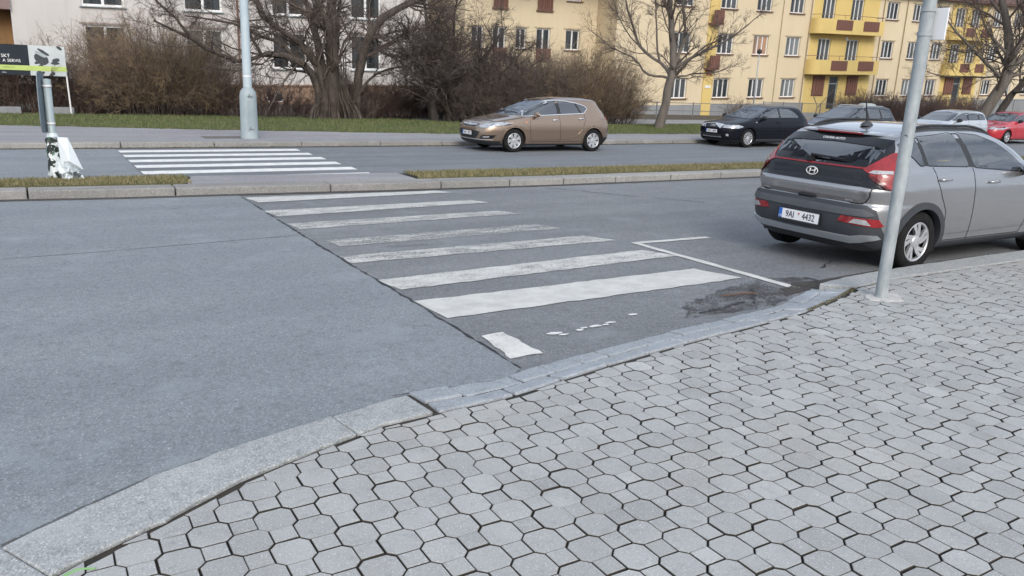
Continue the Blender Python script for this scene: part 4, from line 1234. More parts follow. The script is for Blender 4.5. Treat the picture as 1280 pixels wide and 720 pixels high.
tree('small_tree', 'dark many-stemmed small tree with tangled bare branches left of the tan hatchback', (14.43, 29.9, 0.12), T5, (M['bark_dark'], M['twig_dark']), 17,
     [(24, 0.15, 0.85, 0.50, 0.38, 6, 0.2, 0.02, 4), (13, 0.1, 0.8, 0.5, 0.5, 5, 0.24, 0.0, 3), (9, 0.15, 0.8, 0.6, 0.7, 4, 0.25, 0.0, 3)])
# sapling by the entrance of the yellow block
T6 = [(side([(0, 0), (0.0, 0.5), (0.05, 0.9), (-.25, 1.5), (-.5, 1.9)], 1, ax2, (0,)), 0.04, 0.01), (side([(0.03, 0.8), (.35, 1.2), (.8, 1.8), (1.1, 2.2)], 1, ax2, (0,)), 0.03, 0.01)]
tree('sapling', 'thin forked sapling standing before the entrance door of the yellow block', (44.3, 34.8, 0.13), T6, (M['bark_grey'], M['twig']), 23, [(5, .4, .6, .4, .5, 5, .1, .06, 3), (3, .3, .6, .5, .7, 4, .1, .04, 3)])

# ---- bushes
shrub('bush', 'reddish brown bare bush behind the dark advertising board', (-0.2, 33.6, 0.1), 6.4, 2.0, 2.1, (M['twig_red'], M['twig_brown']), 31, 520, 10, 5, 0.30)
shrub('bush', 'tall loose brown bush with long whips left of the broad ochre bush', (2.05, 34.2, 0.1), 3.0, 1.8, 3.1, (M['twig_brown'], M['twig_red']), 32, 75, 8, 3, 0.6)
shrub('forsythia_bush', 'broad rounded ochre brown bush with yellowish young twigs left of the lamp post', (4.68, 33.3, 0.1), 4.5, 2.4, 3.2, (M['twig_brown'], M['twig_ochre']), 33, 700, 11, 6, 0.42, prof=lambda u: 0.42 + 0.60 * math.sqrt(max(0, 1 - (u + 0.05) ** 2)), stemmat=M['twig_dark'])
shrub('bush', 'low dark brown bush under the left limbs of the broad tree beside the lamp post', (8.2, 32.6, 0.1), 3.8, 1.8, 1.6, (M['twig_red'], M['twig_dark']), 34, 170, 8, 4, 0.45)
shrub('bush', 'low brown hedge-like bush right behind the broad bare tree', (13.7, 32.6, 0.1), 5.4, 2.0, 1.85, (M['twig_red'], M['twig_brown']), 35, 560, 10, 5, 0.35, prof=lambda u: 0.85 + 0.12 * math.sin(5 * u))
shrub('bush', 'short twiggy suckers crowding the foot of the broad bare tree', (11.1, 31.2, 0.1), 2.6, 1.2, 1.7, (M['twig'], M['twig_red']), 36, 110, 8, 4, 0.3)
shrub('bush', 'dense dark brown bush directly behind the tan hatchback', (17.9, 30.0, 0.1), 5.8, 3.0, 2.9, (M['twig'], M['twig_dark']), 37, 620, 11, 6, 0.4, prof=lambda u: 0.9 + 0.1 * math.cos(3 * u))
shrub('bush', 'rounded brown bush with yellowish outer twigs on the right of the tan hatchback', (21.9, 30.0, 0.1), 5.0, 3.0, 3.0, (M['twig_brown'], M['twig_ochre']), 38, 640, 11, 6, 0.42, prof=lambda u: 0.62 + 0.40 * math.sqrt(max(0, 1 - (u + .1) ** 2)), stemmat=M['twig_dark'])
shrub('hedge', 'long red brown bare hedge under the ground floor windows of the yellow block', (58.5, 37.2, 0.1), 18.5, 2.0, 2.0, (M['twig_red'], M['twig_red']), 39, 900, 8, 4, 0.12, r=0.012, prof=lambda u: 0.92 + 0.08 * math.sin(9 * u), cat='hedge')
shrub('bush', 'little reddish bush beside the small street lamp at the mesh fence', (39.2, 36.7, 0.1), 1.5, 0.9, 1.35, (M['twig_red'], M['twig_ochre']), 40, 60, 7, 3, 0.4)

# ---- grass
def blades(name, n, fxy, h, w, mats, seed, parent=None, kind='stuff', lean=0.35):
    g = np.random.default_rng(seed)
    x, y, z = fxy(g, n)
    n = len(x)
    a = g.uniform(0, 2 * np.pi, n); hh = g.uniform(*h, n); ww_ = w * g.uniform(0.6, 1.4, n)
    lx, ly = g.normal(0, lean, n) * hh, g.normal(0, lean, n) * hh
    c, s = np.cos(a) * ww_, np.sin(a) * ww_
    V = np.stack([np.c_[x - c, y - s, z], np.c_[x + c, y + s, z], np.c_[x + lx, y + ly, z + hh]], axis=1).reshape(-1, 3)
    F = np.arange(3 * n).reshape(n, 3)
    o = mesh_obj(name, V, F, mats, None, g.integers(0, len(mats), n) if len(mats) > 1 else None)
    tag(o, kind=kind)
    return o
gm = [pmat('blade_green', (0.09, 0.145, 0.035), 0.8, col2=(0.12, 0.155, 0.05), vscale=0.9), pmat('blade_dark', (0.055, 0.09, 0.026), 0.8, col2=(0.095, 0.105, 0.042), vscale=0.8), pmat('blade_pale', (0.20, 0.185, 0.085), 0.8, col2=(0.13, 0.145, 0.06), vscale=0.6)]
dm = [pmat('blade_straw', (0.33, 0.28, 0.16), 0.85, col2=(0.25, 0.215, 0.115), vscale=1.5), pmat('blade_olive', (0.17, 0.155, 0.07), 0.85, col2=(0.25, 0.215, 0.11), vscale=1.2), pmat('blade_moss', (0.075, 0.10, 0.03), 0.85)]
gx = np.array([p[0] for p in GE]); gy = np.array([p[1] for p in GE]); lx_ = np.array([p[0] for p in LB]); ly_ = np.array([p[1] for p in LB])
def lawn_xy(g, n):
    x = g.uniform(-4, 42, n); a = np.interp(x, gx, gy) + .02; b = np.interp(x, lx_, ly_) + 0.4 * (x < 14)
    return x, a + (b - a) * g.random(n) , np.full(n, 0.14)
tag(blades('lawn_grass', 90000, lawn_xy, (0.03, 0.085), 0.010, gm, 51), kind='stuff')
def med_xy(g, n):
    x = np.where(g.random(n) < 0.28, g.uniform(-4, 2.2, n), g.uniform(6.1, 24, n))
    a = np.where(x < 4, 13.36 - 0.08 * (x - 2.1), 13.10 - 0.03 * np.minimum(x - 6, 3)); a = np.where(x > 8.8, 13.0 + (x - 8.8) * .01, a)
    b = np.where(x < 4, 14.33, 14.05)
    t = g.random(n)
    return x, a + .02 + (b - a - .04) * t, np.full(n, 0.135)
tag(blades('median_grass', 52000, med_xy, (0.02, 0.07), 0.006, [dm[0], dm[0], dm[1], dm[1], dm[2]], 52), kind='stuff')
def tuft_xy(g, n):
    c = [(x, np.interp(x, gx, gy) + g.uniform(-.12, .05)) for x in g.uniform(-4, 40, 220)]
    k = g.integers(0, len(c), n)
    return np.array([c[i][0] for i in k]) + g.normal(0, .12, n), np.array([c[i][1] for i in k]) + g.normal(0, .06, n), np.full(n, 0.128)
blades('edge_grass', 9000, tuft_xy, (0.03, 0.08), 0.010, gm, 53)
def leaf_xy(g, n):
    x = g.uniform(-2, 40, n); y = np.interp(x, [p[0] for p in FK], [p[1] for p in FK]) - np.abs(g.normal(0, .09, n)) - .01
    return x, y, np.full(n, 0.005)
blades('leaf_litter', 2600, leaf_xy, (0.01, 0.03), 0.02, [pmat('dead_leaf', (0.16, 0.10, 0.05), 0.9), pmat('dead_leaf_pale', (0.28, 0.22, 0.13), 0.9), dm[2]], 54, lean=1.2)
def moss_xy(g, n):
    x = g.uniform(5.2, 6.7, n); y = np.interp(x, [p[0] for p in S_I], [p[1] for p in S_I]) + g.normal(0, .012, n) * 1.0 - .005
    return x, y, np.full(n, 0.268)
blades('joint_weed', 900, moss_xy, (0.004, 0.014), 0.004, [dm[1], pmat('brown_moss', (0.10, 0.085, 0.04), 0.9)], 55)
# far wood seen between the two houses
def wood(seed):
    g = np.random.default_rng(seed); n = 260
    p0 = np.c_[g.uniform(28, 75, n), g.uniform(84, 96, n), np.zeros(n)]
    P, Rr = grow(p0, np.c_[g.normal(0, .1, n), g.normal(0, .1, n), np.ones(n)], g.uniform(5, 10, n), np.full(n, .16), 7, .08, .1, g)
    pr = [tubes(P, Rr, 3)]
    a, d, L, r = spawn(P, Rr, 14, .2, .7, .4, .5, g, np.full(n, 8.0)); P2, R2 = grow(a, d, L, r, 5, .15, .05, g); pr.append(tubes(P2, R2, 3))
    a, d, L, r = spawn(P2, R2, 5, .2, .7, .5, .6, g, L); P3, R3 = grow(a, d, L, np.maximum(r, .015), 4, .2, .03, g); pr.append(tubes(P3, R3, 3))
    V, F = join(pr)
    tag(mesh_obj('far_wood', V, F, pmat('far_twig', (0.12, 0.115, 0.125), 0.9)), kind='stuff')
wood(61)
# ================================================================ street furniture
# sign pole on the near pavement
sp = empty('sign_pole', (6.09, 3.87, PZ)); tag(sp, 'galvanised steel sign pole on the paved corner beside the grey hatchback', 'sign pole')
MB().lathe([(0.050, -0.2), (0.050, 3.4)], 28, caps=False).build('pole', M['galv'], sp, smooth=True)
MB().lathe([(0.050, 3.4), (0.046, 3.425), (0.0, 3.43)], 28).build('cap', M['greypaint'], sp, smooth=True)
ft = MB()
gq = np.random.default_rng(4)
P = [(0.17 * math.cos(a) * gq.uniform(.75, 1.2) + .02, 0.13 * math.sin(a) * gq.uniform(.75, 1.2) - .02) for a in np.linspace(0, 2 * math.pi, 17)[:-1]]
ft.prism(P, -0.01, [0.006 + gq.uniform(0, .006) for _ in P])
ft.build('concrete_foot', pmat('pale_mortar', (0.55, 0.54, 0.52), 0.9, col2=(0.42, 0.41, 0.40), vscale=12, bscale=40), sp)
sgn = MB()
sgn.box((0, 0, 0), (0.012, 0.155, 0.235))
o = sgn.build('sign_plate', M['white_plate'], sp); o.location = (0.05, -0.062, 2.215); o.rotation_euler = (0, 0, R(-2))
bevel(o, 0.004)
cl = MB(); cl.lathe([(0.052, -0.015), (0.057, -0.015), (0.057, 0.015), (0.052, 0.015)], 24, c=(0, 0, 2.14)); cl.lathe([(0.052, -0.015), (0.057, -0.015), (0.057, 0.015), (0.052, 0.015)], 24, c=(0, 0, 2.32))
cl.build('clamp', M['galv'], sp)
# dark scratch on the pole
tp = MB(); tp.tube([(-0.043, -0.028, 1.35), (-0.048, -0.018, 1.365), (-0.0505, -0.004, 1.36)], 0.0025, 5); tp.build('scuff_mark', M['black'], sp)

# street lamp on the far footpath
lp = empty('street_lamp', (5.13, 21.9, 0.12)); tag(lp, 'tall grey painted street lamp post with thick bottom sleeve at the far kerb', 'street lamp', 'street lamps')
MB().lathe([(0.235, 0), (0.235, 0.04), (0.225, 0.06), (0.215, 1.12), (0.195, 1.22), (0.14, 1.30), (0.112, 1.33), (0.112, 1.34)], 36).build('base_sleeve', M['lamp_grey'], lp, smooth=True)
MB().lathe([(0.112, 1.33), (0.105, 4.0), (0.09, 8.0), (0.0, 8.02)], 28).build('pole', pmat('lamp_pole_paint', (0.40, 0.48, 0.52), 0.45, col2=(0.46, 0.53, 0.56), vscale=2), lp, smooth=True)
d = MB()
d.span((-0.08, -0.224, 0.20), (0.08, -0.205, 1.02)); o = d.build('access_door', M['lamp_grey'], lp); bevel(o, 0.01)
MB().lathe([(0.1135, 0), (0.1135, 0.035)], 28, c=(0, 0, 1.60)).build('white_band', M['white'], lp, smooth=True)
for zz in (0.26, 1.10):
    s = MB(); s.box((0.0, -0.226, zz), (0.13, 0.02, 0.018)); s.box((-0.02, -0.226, zz + .035), (0.02, 0.02, 0.05)); s.build('latch', M['fence_grey'], lp)
a = MB().tube([(0, 0, 7.9), (0, -0.5, 8.3), (0, -1.6, 8.5)], [.05, .045, .04], 10); a.build('arm', M['lamp_grey'], lp, smooth=True)
a = MB().box((0, -1.9, 8.52), (0.28, 0.75, 0.14)); o = a.build('luminaire', M['lamp_grey'], lp); bevel(o, .04)
# grate cover behind the lamp foot
gt = MB().box((0, 0, 0), (1.1, 0.7, 0.02)); o = gt.build('manhole_cover', pmat('worn_cover', (0.15, 0.14, 0.13), .9), loc=(4.55, 22.15, 0.127)); tag(o, 'dark grey flat cover plate in the far footpath left of the lamp foot', 'cover')

# small lamp before the yellow block
sl = empty('street_lamp', (39.75, 36.0, 0.1)); tag(sl, 'short thin street lamp with a dark little head before the yellow block', 'street lamp', 'street lamps')
MB().tube([(0, 0, 0), (0, 0, 4.0)], [.05, .035], 10).build('pole', M['galv'], sl, smooth=True)
h_ = MB().lathe([(0.0, 4.0), (0.10, 4.0), (0.14, 4.06), (0.16, 4.20), (0.05, 4.28), (0.0, 4.29)], 16); h_.build('lamp_head', M['black'], sl, smooth=True)

# post with the back of a traffic sign on the median
ms = empty('traffic_sign', (0.36, 14.62 - 0.35, 0.135)); tag(ms, 'grey sign post on the grassy median with a weathered sign turned edge-on', 'traffic sign')
MB().lathe([(0.055, -0.15), (0.055, 1.52), (0.0, 1.53)], 20).build('pole', M['greypaint'], ms, smooth=True)
pl = MB()
prof = []
hw, hh_ = 0.20, 0.46
for t in np.linspace(0, 2 * math.pi, 33)[:-1]:
    c, s = math.cos(t), math.sin(t)
    prof.append((hw * np.sign(c) * abs(c) ** .55, hh_ * np.sign(s) * abs(s) ** .45))
V = [(p[0], -0.006, p[1]) for p in prof] + [(p[0], 0.006, p[1]) for p in prof]
n = len(prof)
pl.add(V, [tuple(range(n)), tuple(range(2 * n - 1, n - 1, -1))] + [(i, n + i, n + (i + 1) % n, (i + 1) % n) for i in range(n)])
o = pl.build('sign_plate', pmat('sign_back', (0.19, 0.235, 0.265), 0.55, 0.2, col2=(0.15, 0.19, 0.22)), ms); o.location = (-0.085, -0.04, 1.18); o.rotation_euler = (0, R(2), R(74))
for zz in (0.86, 1.42):
    MB().lathe([(0.056, -0.016), (0.061, -0.016), (0.061, 0.016), (0.056, 0.016)], 20, c=(0, 0, zz)).build('clamp', M['white'], ms, smooth=True)

# torn poster hanging round the foot of that post
tpo = empty('torn_poster', (0.36, 14.27, 0.135)); tag(tpo, 'torn crumpled white and green paper posters wrapped round the sign post foot', 'poster')
m, nt, b, out = newmat('printed_paper')
v = coords(nt, (1, 1, 1)); n1 = tex(nt, 'Noise', 7.5, 3, 0.55, v); n2 = tex(nt, 'Noise', 5, 2, 0.5, v); n2.inputs['Distortion'].default_value = 1.0
c = mix(nt, (0.66, 0.70, 0.70), (0.012, 0.02, 0.016), ramp(nt, n1.outputs[0], [(0.46, 0.0), (0.49, 1.0)]))
c = mix(nt, c, (0.03, 0.16, 0.07), ramp(nt, n2.outputs[0], [(0.58, 0.0), (0.61, 0.8)]))
nt.links.new(c, b.inputs['Base Color']); b.inputs['Roughness'].default_value = 0.5
M['printed'] = m
M['paper'] = pmat('white_paper', (0.66, 0.71, 0.74), 0.5, col2=(0.58, 0.63, 0.66), vscale=5)
g = np.random.default_rng(8)
w = MB(); V = []; F = []
nz, na = 14, 15
for j in range(nz):
    z = 0.03 + 0.60 * j / (nz - 1)
    for i in range(na):
        t = R(-200 + 230 * i / (na - 1)); r = 0.085 + 0.02 * math.sin(3 * t + 5 * z) + g.normal(0, .005) + 0.03 * (1 - z)
        V.append((r * math.cos(t), r * math.sin(t), z + (0.03 * math.sin(2.3 * t) if j == nz - 1 else 0)))
for j in range(nz - 1):
    for i in range(na - 1): F.append((j * na + i, j * na + i + 1, (j + 1) * na + i + 1, (j + 1) * na + i))
w.add(V, F); o = w.build('printed_sheet', M['printed'], tpo, smooth=True); s = o.modifiers.new('t', 'SOLIDIFY'); s.thickness = 0.004
fl = MB()
fl.add([(0.06, -0.10, 0.66), (0.20, -0.12, 0.65), (0.37, -0.17, 0.16), (0.07, -0.13, 0.28), (0.19, -0.20, 0.30)], [(0, 3, 4, 1), (1, 4, 2), (3, 2, 4)])
fl.add([(0.20, -0.12, 0.65), (0.06, -0.10, 0.66), (0.10, -0.05, 0.62), (0.19, -0.06, 0.52)], [(0, 1, 2, 3)])
o = fl.build('folded_flap', M['paper'], tpo); s = o.modifiers.new('t', 'SOLIDIFY'); s.thickness = 0.004
cr_ = MB(); V = []; F = []
nu, nv = 14, 9
for j in range(nv):
    for i in range(nu):
        u, vv = i / (nu - 1), j / (nv - 1)
        x = 0.02 + 0.36 * u * (1 - .25 * vv) ; z = 0.02 + 0.36 * vv * (1 - .55 * u)
        y = -0.10 - 0.09 * math.sin(math.pi * u) * (1 - vv * .5) + 0.022 * math.sin(17 * u + 9 * vv) + g.normal(0, .012)
        V.append((x, y, max(0.0, z + g.normal(0, .008))))
for j in range(nv - 1):
    for i in range(nu - 1): F.append((j * nu + i, j * nu + i + 1, (j + 1) * nu + i + 1, (j + 1) * nu + i))
cr_.add(V, F)
m, nt, b, out = newmat('crumpled_paper')
v = coords(nt); n1 = tex(nt, 'Noise', 5, 3, 0.5, v)
c = mix(nt, (0.64, 0.70, 0.73), (0.10, 0.12, 0.12), ramp(nt, n1.outputs[0], [(0.60, 0.0), (0.63, 0.9)])); nt.links.new(c, b.inputs['Base Color']); b.inputs['Roughness'].default_value = .45
o = cr_.build('crumpled_sheet', m, tpo); s = o.modifiers.new('t', 'SOLIDIFY'); s.thickness = 0.004
tb = MB(); tb.lathe([(0.07, 0.63), (0.085, 0.66), (0.065, 0.72), (0.058, 0.70)], 14); tb.build('tape', M['paper'], tpo)

# advertising board on the lawn
bb = empty('advertising_board', (-1.0, 32.0, 0.12)); tag(bb, 'wide dark advertising board with lime stripe and a black and white picture, before the bushes', 'billboard')
BX0, BX1 = -2.6, 2.44
BZ0, BZ1 = 1.28, 2.26
b1 = MB().box(((BX0 + BX1) / 2, 0, (BZ0 + BZ1) / 2), (BX1 - BX0, 0.05, BZ1 - BZ0)); b1.build('board', pmat('board_slate', (0.024, 0.031, 0.040), 0.8, col2=(0.03, 0.037, 0.047), spec=0.2), bb)
b1 = MB().box((1.90, -0.029, (BZ0 + BZ1) / 2), (1.07, 0.006, BZ1 - BZ0)); po_ = b1.build('picture', pmat('picture_pale', (0.56, 0.60, 0.60), 0.5, col2=(0.48, 0.52, 0.53), vscale=2), bb)
b1 = MB().box(((BX0 + BX1) / 2, -0.036, BZ0 + 0.235), (BX1 - BX0, 0.006, 0.16)); b1.build('lime_stripe', pmat('lime', (0.48, 0.60, 0.17), 0.5, col2=(0.44, 0.55, 0.16)), bb)
def blob(mb, cx, cz, rx, rz, rot=0, y=-0.034, n=14, wob=.15, seed=0):
    g = np.random.default_rng(seed); P = []
    for t in np.linspace(0, 2 * math.pi, n + 1)[:-1]:
        a, c = rx * math.cos(t) * g.uniform(1 - wob, 1 + wob), rz * math.sin(t) * g.uniform(1 - wob, 1 + wob)
        P.append((cx + a * math.cos(rot) - c * math.sin(rot), y, cz + a * math.sin(rot) + c * math.cos(rot)))
    mb.add(P, [tuple(range(n))])
pdk = pmat('picture_dark', (0.045, 0.055, 0.06), 0.5)
for args, yy in (((1.72, 1.83, .24, .17, -.5), 1), ((1.80, 2.05, .20, .05, -.6), 2), ((2.15, 1.80, .12, .07, .3), 3), ((2.12, 1.70, .12, .05, 0), 4), ((2.28, 2.20, .09, .05, -.6), 5), ((1.58, 1.70, .07, .05, .3), 6), ((1.68, 1.60, .08, .035, .2), 7), ((1.72, 1.36, .08, .05, .6), 8), ((2.0, 1.34, .1, .05, .5), 9)):
    q_ = MB(); blob(q_, *args, y=-.034 - .0004 * yy, seed=yy); q_.build('picture_shape', pdk, bb)
gy_ = MB(); blob(gy_, 1.72, 1.98, .20, .06, -.5, y=-.038, seed=11)
gy_.build('picture_shape', pmat('picture_grey', (0.40, 0.46, 0.47), 0.5), bb)
FX = Matrix.Rotation(R(90), 4, 'X')
def btext(s, x, z, size, mat, al='LEFT'):
    text_mesh('lettering', s, size, mat, bb, Matrix.Translation((x, -0.042, z)) @ FX, 0.001, al)
wm = M['white_plate']
btext('SKÝ', 0.83, 1.885, 0.15, wm, 'RIGHT'); btext('A SERVIS', 1.12, 1.735, 0.135, wm, 'RIGHT')
btext('NONSTOP', 0.93, BZ0 + .235, 0.07, pmat('olive_ink', (0.20, 0.26, 0.08), 0.5), 'RIGHT')
btext('www.', 0.55, BZ0 + .075, 0.06, wm, 'LEFT')
for x in (-2.5, 0.0, 2.40):
    l = MB().tube([(x, 0.05, BZ1), (x + .06, -0.05, -0.1)], 0.028, 8); l.build('leg', M['white'], bb)
for i, (x, y) in enumerate(((-0.45, 32.3), (1.15, 32.5))):
    k = MB().box((0, 0, 0.1), (0.85, 0.35, 0.24)); o = k.build('concrete_block', M['plinth_grey'], loc=(x, y, 0.12)); bevel(o, .02)
    tag(o, ['grey concrete block on the grass left of the sign post, under the advertising board', 'low grey concrete block between the sign post and the white board leg'][i], 'concrete block', 'concrete blocks under the board')

# rounded grey cabinet half hidden by the pole
cb = MB().box((0, 0, 0.72), (0.9, 0.6, 1.44)); o = cb.build('utility_cabinet', pmat('cabinet_grey', (0.36, 0.39, 0.37), 0.6, col2=(0.32, 0.35, 0.33)), loc=(31.6, 22.2, 0.12)); bevel(o, .22, 4)
tag(o, 'rounded grey green cabinet standing behind the parked cars, partly hidden by the sign pole', 'cabinet')
# ================================================================ cars
def pip(P, poly):
    x, y = P[:, 0], P[:, 1]; n = len(poly); ins = np.zeros(len(P), bool)
    for i in range(n):
        x1, y1 = poly[i]; x2, y2 = poly[(i + 1) % n]
        c = ((y1 > y) != (y2 > y)) & (x < (x2 - x1) * (y - y1) / (y2 - y1 + 1e-12) + x1)
        ins ^= c
    return ins
def pdist(P, poly):
    d = np.full(len(P), 1e9)
    for i in range(len(poly)):
        a = np.array(poly[i], float); b = np.array(poly[(i + 1) % len(poly)], float)
        ab = b - a; t = np.clip(((P - a) @ ab) / (ab @ ab + 1e-12), 0, 1)
        d = np.minimum(d, np.linalg.norm(P - (a + t[:, None] * ab), axis=1))
    return d
def rounded(poly, r, k=4):
    out = []; n = len(poly)
    for i in range(n):
        p = np.array(poly[i], float); a = np.array(poly[i - 1], float); b = np.array(poly[(i + 1) % n], float)
        la, lb = np.linalg.norm(a - p), np.linalg.norm(b - p); q = min(r, la * .45, lb * .45)
        p0 = p + (a - p) / la * q; p1 = p + (b - p) / lb * q
        for t in np.linspace(0, 1, k): out.append(tuple((1 - t) ** 2 * p0 + 2 * t * (1 - t) * p + t * t * p1))
    return out
def cells(poly, res):
    bm = bmesh.new()
    f = bm.faces.new([bm.verts.new((p[0], p[1], 0)) for p in poly])
    bmesh.ops.triangulate(bm, faces=[f])
    P = np.array(poly)
    for ax in (0, 1):
        lo, hi = P[:, ax].min(), P[:, ax].max()
        for t in np.arange(lo + res, hi - res * .3, res):
            co = [0, 0, 0]; no = [0, 0, 0]; co[ax] = t; no[ax] = 1
            bmesh.ops.bisect_plane(bm, geom=bm.verts[:] + bm.edges[:] + bm.faces[:], plane_co=co, plane_no=no)
    bm.verts.index_update()
    V = np.array([v.co[:2] for v in bm.verts]); F = [tuple(v.index for v in f.verts) for f in bm.faces]
    bm.free()
    return V, F
class Body:
    def __init__(s, ctrl, res, nring):
        c = np.array(ctrl, float)   # z, xf, xr, w, n
        K = len(c); s.ctrl = c
        # smooth interpolation between the control sections
        L = np.r_[0, np.cumsum(np.maximum(np.max(np.abs(np.diff(c[:, 1:4], axis=0)), axis=1), np.diff(c[:, 0])))]
        t = np.linspace(0, L[-1], max(40, int(L[-1] / res)))
        def itp(col):
            m = np.gradient(c[:, col], L)
            # limit slopes so that the curve never overshoots
            dl = np.diff(c[:, col]) / np.diff(L)
            for i in range(K):
                a = dl[i - 1] if i > 0 else dl[0]; b = dl[i] if i < K - 1 else dl[-1]
                m[i] = 0 if a * b <= 0 else np.sign(a) * min(abs(m[i]), 2.2 * min(abs(a), abs(b)))
            i = np.clip(np.searchsorted(L, t) - 1, 0, K - 2); h = L[i + 1] - L[i]; u = (t - L[i]) / h
            return (2 * u**3 - 3 * u**2 + 1) * c[i, col] + (u**3 - 2 * u**2 + u) * h * m[i] + (-2 * u**3 + 3 * u**2) * c[i + 1, col] + (u**3 - u**2) * h * m[i + 1]
        z, xf, xr, w, ne = [itp(k) for k in range(5)]
        a = np.linspace(0, 2 * np.pi, 721)[:-1]
        V = []
        for k in range(len(t)):
            n = ne[k]
            xc = 0.5 * (xf[k] + xr[k]); A = 0.5 * (xf[k] - xr[k])
            ca, sa = np.cos(a), np.sin(a)
            x = xc + A * np.sign(ca) * np.abs(ca) ** (2 / n); y = w[k] * np.sign(sa) * np.abs(sa) ** (2 / n)
            d = np.r_[0, np.cumsum(np.hypot(np.diff(np.r_[x, x[0]]), np.diff(np.r_[y, y[0]])))]
            q = np.linspace(0, d[-1], nring + 1)[:-1]
            X = np.interp(q, d, np.r_[x, x[0]]); Y = np.interp(q, d, np.r_[y, y[0]])
            V.append(np.c_[X, Y, np.full(nring, z[k])])
        s.n = nring; s.k = len(t)
        V = np.concatenate(V)
        idx = np.arange(s.k * nring).reshape(s.k, nring)
        A_ = idx[:-1]; B_ = np.roll(A_, -1, axis=1); D_ = idx[1:]; E_ = np.roll(D_, -1, axis=1)
        F = np.stack([A_, B_, E_, D_], axis=-1).reshape(-1, 4)
        top = len(V); V = np.r_[V, [[np.mean(V[idx[-1], 0]), 0, z[-1] + .002]], [[0, 0, z[0]]]]
        T = np.stack([idx[-1], np.roll(idx[-1], -1), np.full(nring, top), np.full(nring, top)], axis=-1)
        Bt = np.stack([np.roll(idx[0], -1), idx[0], np.full(nring, top + 1), np.full(nring, top + 1)], axis=-1)
        s.V = V; s.F = [tuple(f) for f in F.tolist()] + [tuple(f[:3]) for f in T.tolist()] + [tuple(f[:3]) for f in Bt.tolist()]
    def crown(s, fn):
        s.V[:, 2] += fn(s.V)
    def finish(s):
        s.bvh = BVHTree.FromPolygons(s.V.tolist(), s.F)
        s.cen = np.array([s.V[list(f)].mean(axis=0) for f in s.F])
    def hit(s, view, p, sg):
        if view == 'side': o, d = Vector((p[0], 3 * sg, p[1])), Vector((0, -sg, 0))
        elif view == 'rear': o, d = Vector((-5, p[0], p[1])), Vector((1, 0, 0))
        elif view == 'front': o, d = Vector((5, p[0], p[1])), Vector((-1, 0, 0))
        else: o, d = Vector((p[0], p[1], 4)), Vector((0, 0, -1))
        h = s.bvh.ray_cast(o, d)
        if h[0] is None:
            q = Vector((p[0], sg * .7, p[1])) if view == 'side' else (Vector((-1.7, p[0], p[1])) if view == 'rear' else (Vector((1.7, p[0], p[1])) if view == 'front' else Vector((p[0], p[1], 1.4))))
            h = s.bvh.find_nearest(q)
        loc, nr = h[0], h[1]
        if nr.dot(d) > 0: nr = -nr
        return loc, nr
    def panel(s, name, poly, view, mat, parent, off=0.004, res=0.06, sg=1, smooth=True, fn=None, back=None):
        V2, F = cells(poly, res)
        H = [s.hit(view, p, sg) for p in V2]
        V = [l + n * off for l, n in H]
        if fn: V = [Vector(fn(v)) for v in V]
        # orientation
        f = F[len(F) // 2]; nn = (V[f[1]] - V[f[0]]).cross(V[f[2]] - V[f[0]])
        if nn.dot(H[f[0]][1]) < 0: F = [tuple(reversed(f)) for f in F]
        cnt = {}
        for f in F:
            for i in range(len(f)):
                e = (f[i], f[(i + 1) % len(f)]); k = tuple(sorted(e)); cnt.setdefault(k, []).append(e)
        nv = len(V); V = V + [v - n * ((back or off) + .004) for v, (l, n) in zip(V, H)]
        sk = [(e[0][1], e[0][0], e[0][0] + nv, e[0][1] + nv) for e in cnt.values() if len(e) == 1]
        me_o = mesh_obj(name, [tuple(v) for v in V], F + sk, mat, parent)
        if smooth: autosmooth(me_o, 50)
        return me_o
    def ringframe(s, name, poly, width, view, mat, parent, off, sg=1, res=0.05, outer=0.0):
        """band of the given width along the inside of an outline"""
        n = len(poly); P = np.array(poly, float)
        ar = np.sum(P[:, 0] * np.roll(P[:, 1], -1) - np.roll(P[:, 0], -1) * P[:, 1]); sgn = 1 if ar > 0 else -1
        inn = []; out = []
        for i in range(n):
            a, p, b = P[i - 1], P[i], P[(i + 1) % n]
            e1 = (p - a) / (np.linalg.norm(p - a) + 1e-9); e2 = (b - p) / (np.linalg.norm(b - p) + 1e-9)
            n1 = np.array([-e1[1], e1[0]]) * sgn; n2 = np.array([-e2[1], e2[0]]) * sgn
            m = n1 + n2; m /= max(.6, 1 + n1 @ n2)
            inn.append(p + m * width); out.append(p - m * outer)
        V = []; F = []; Hn = []
        for i in range(n):
            j = (i + 1) % n
            k = max(1, int(np.linalg.norm(P[j] - P[i]) / res))
            for q in range(k):
                t = q / k
                for A in (out, inn):
                    p = A[i] * (1 - t) + A[j] * t; l, nr = s.hit(view, p, sg); V.append(l + nr * off); Hn.append(nr)
        m_ = len(V) // 2
        for i in range(m_):
            j = (i + 1) % m_
            F.append((2 * i, 2 * j, 2 * j + 1, 2 * i + 1))
        f = F[0]; nn = (V[f[1]] - V[f[0]]).cross(V[f[2]] - V[f[0]])
        if nn.dot(Hn[0]) < 0: F = [tuple(reversed(f)) for f in F]
        o = mesh_obj(name, [tuple(v) for v in V], F, mat, parent)
        sm = o.modifiers.new('t', 'SOLIDIFY'); sm.thickness = off + .003; sm.offset = -1
        return o
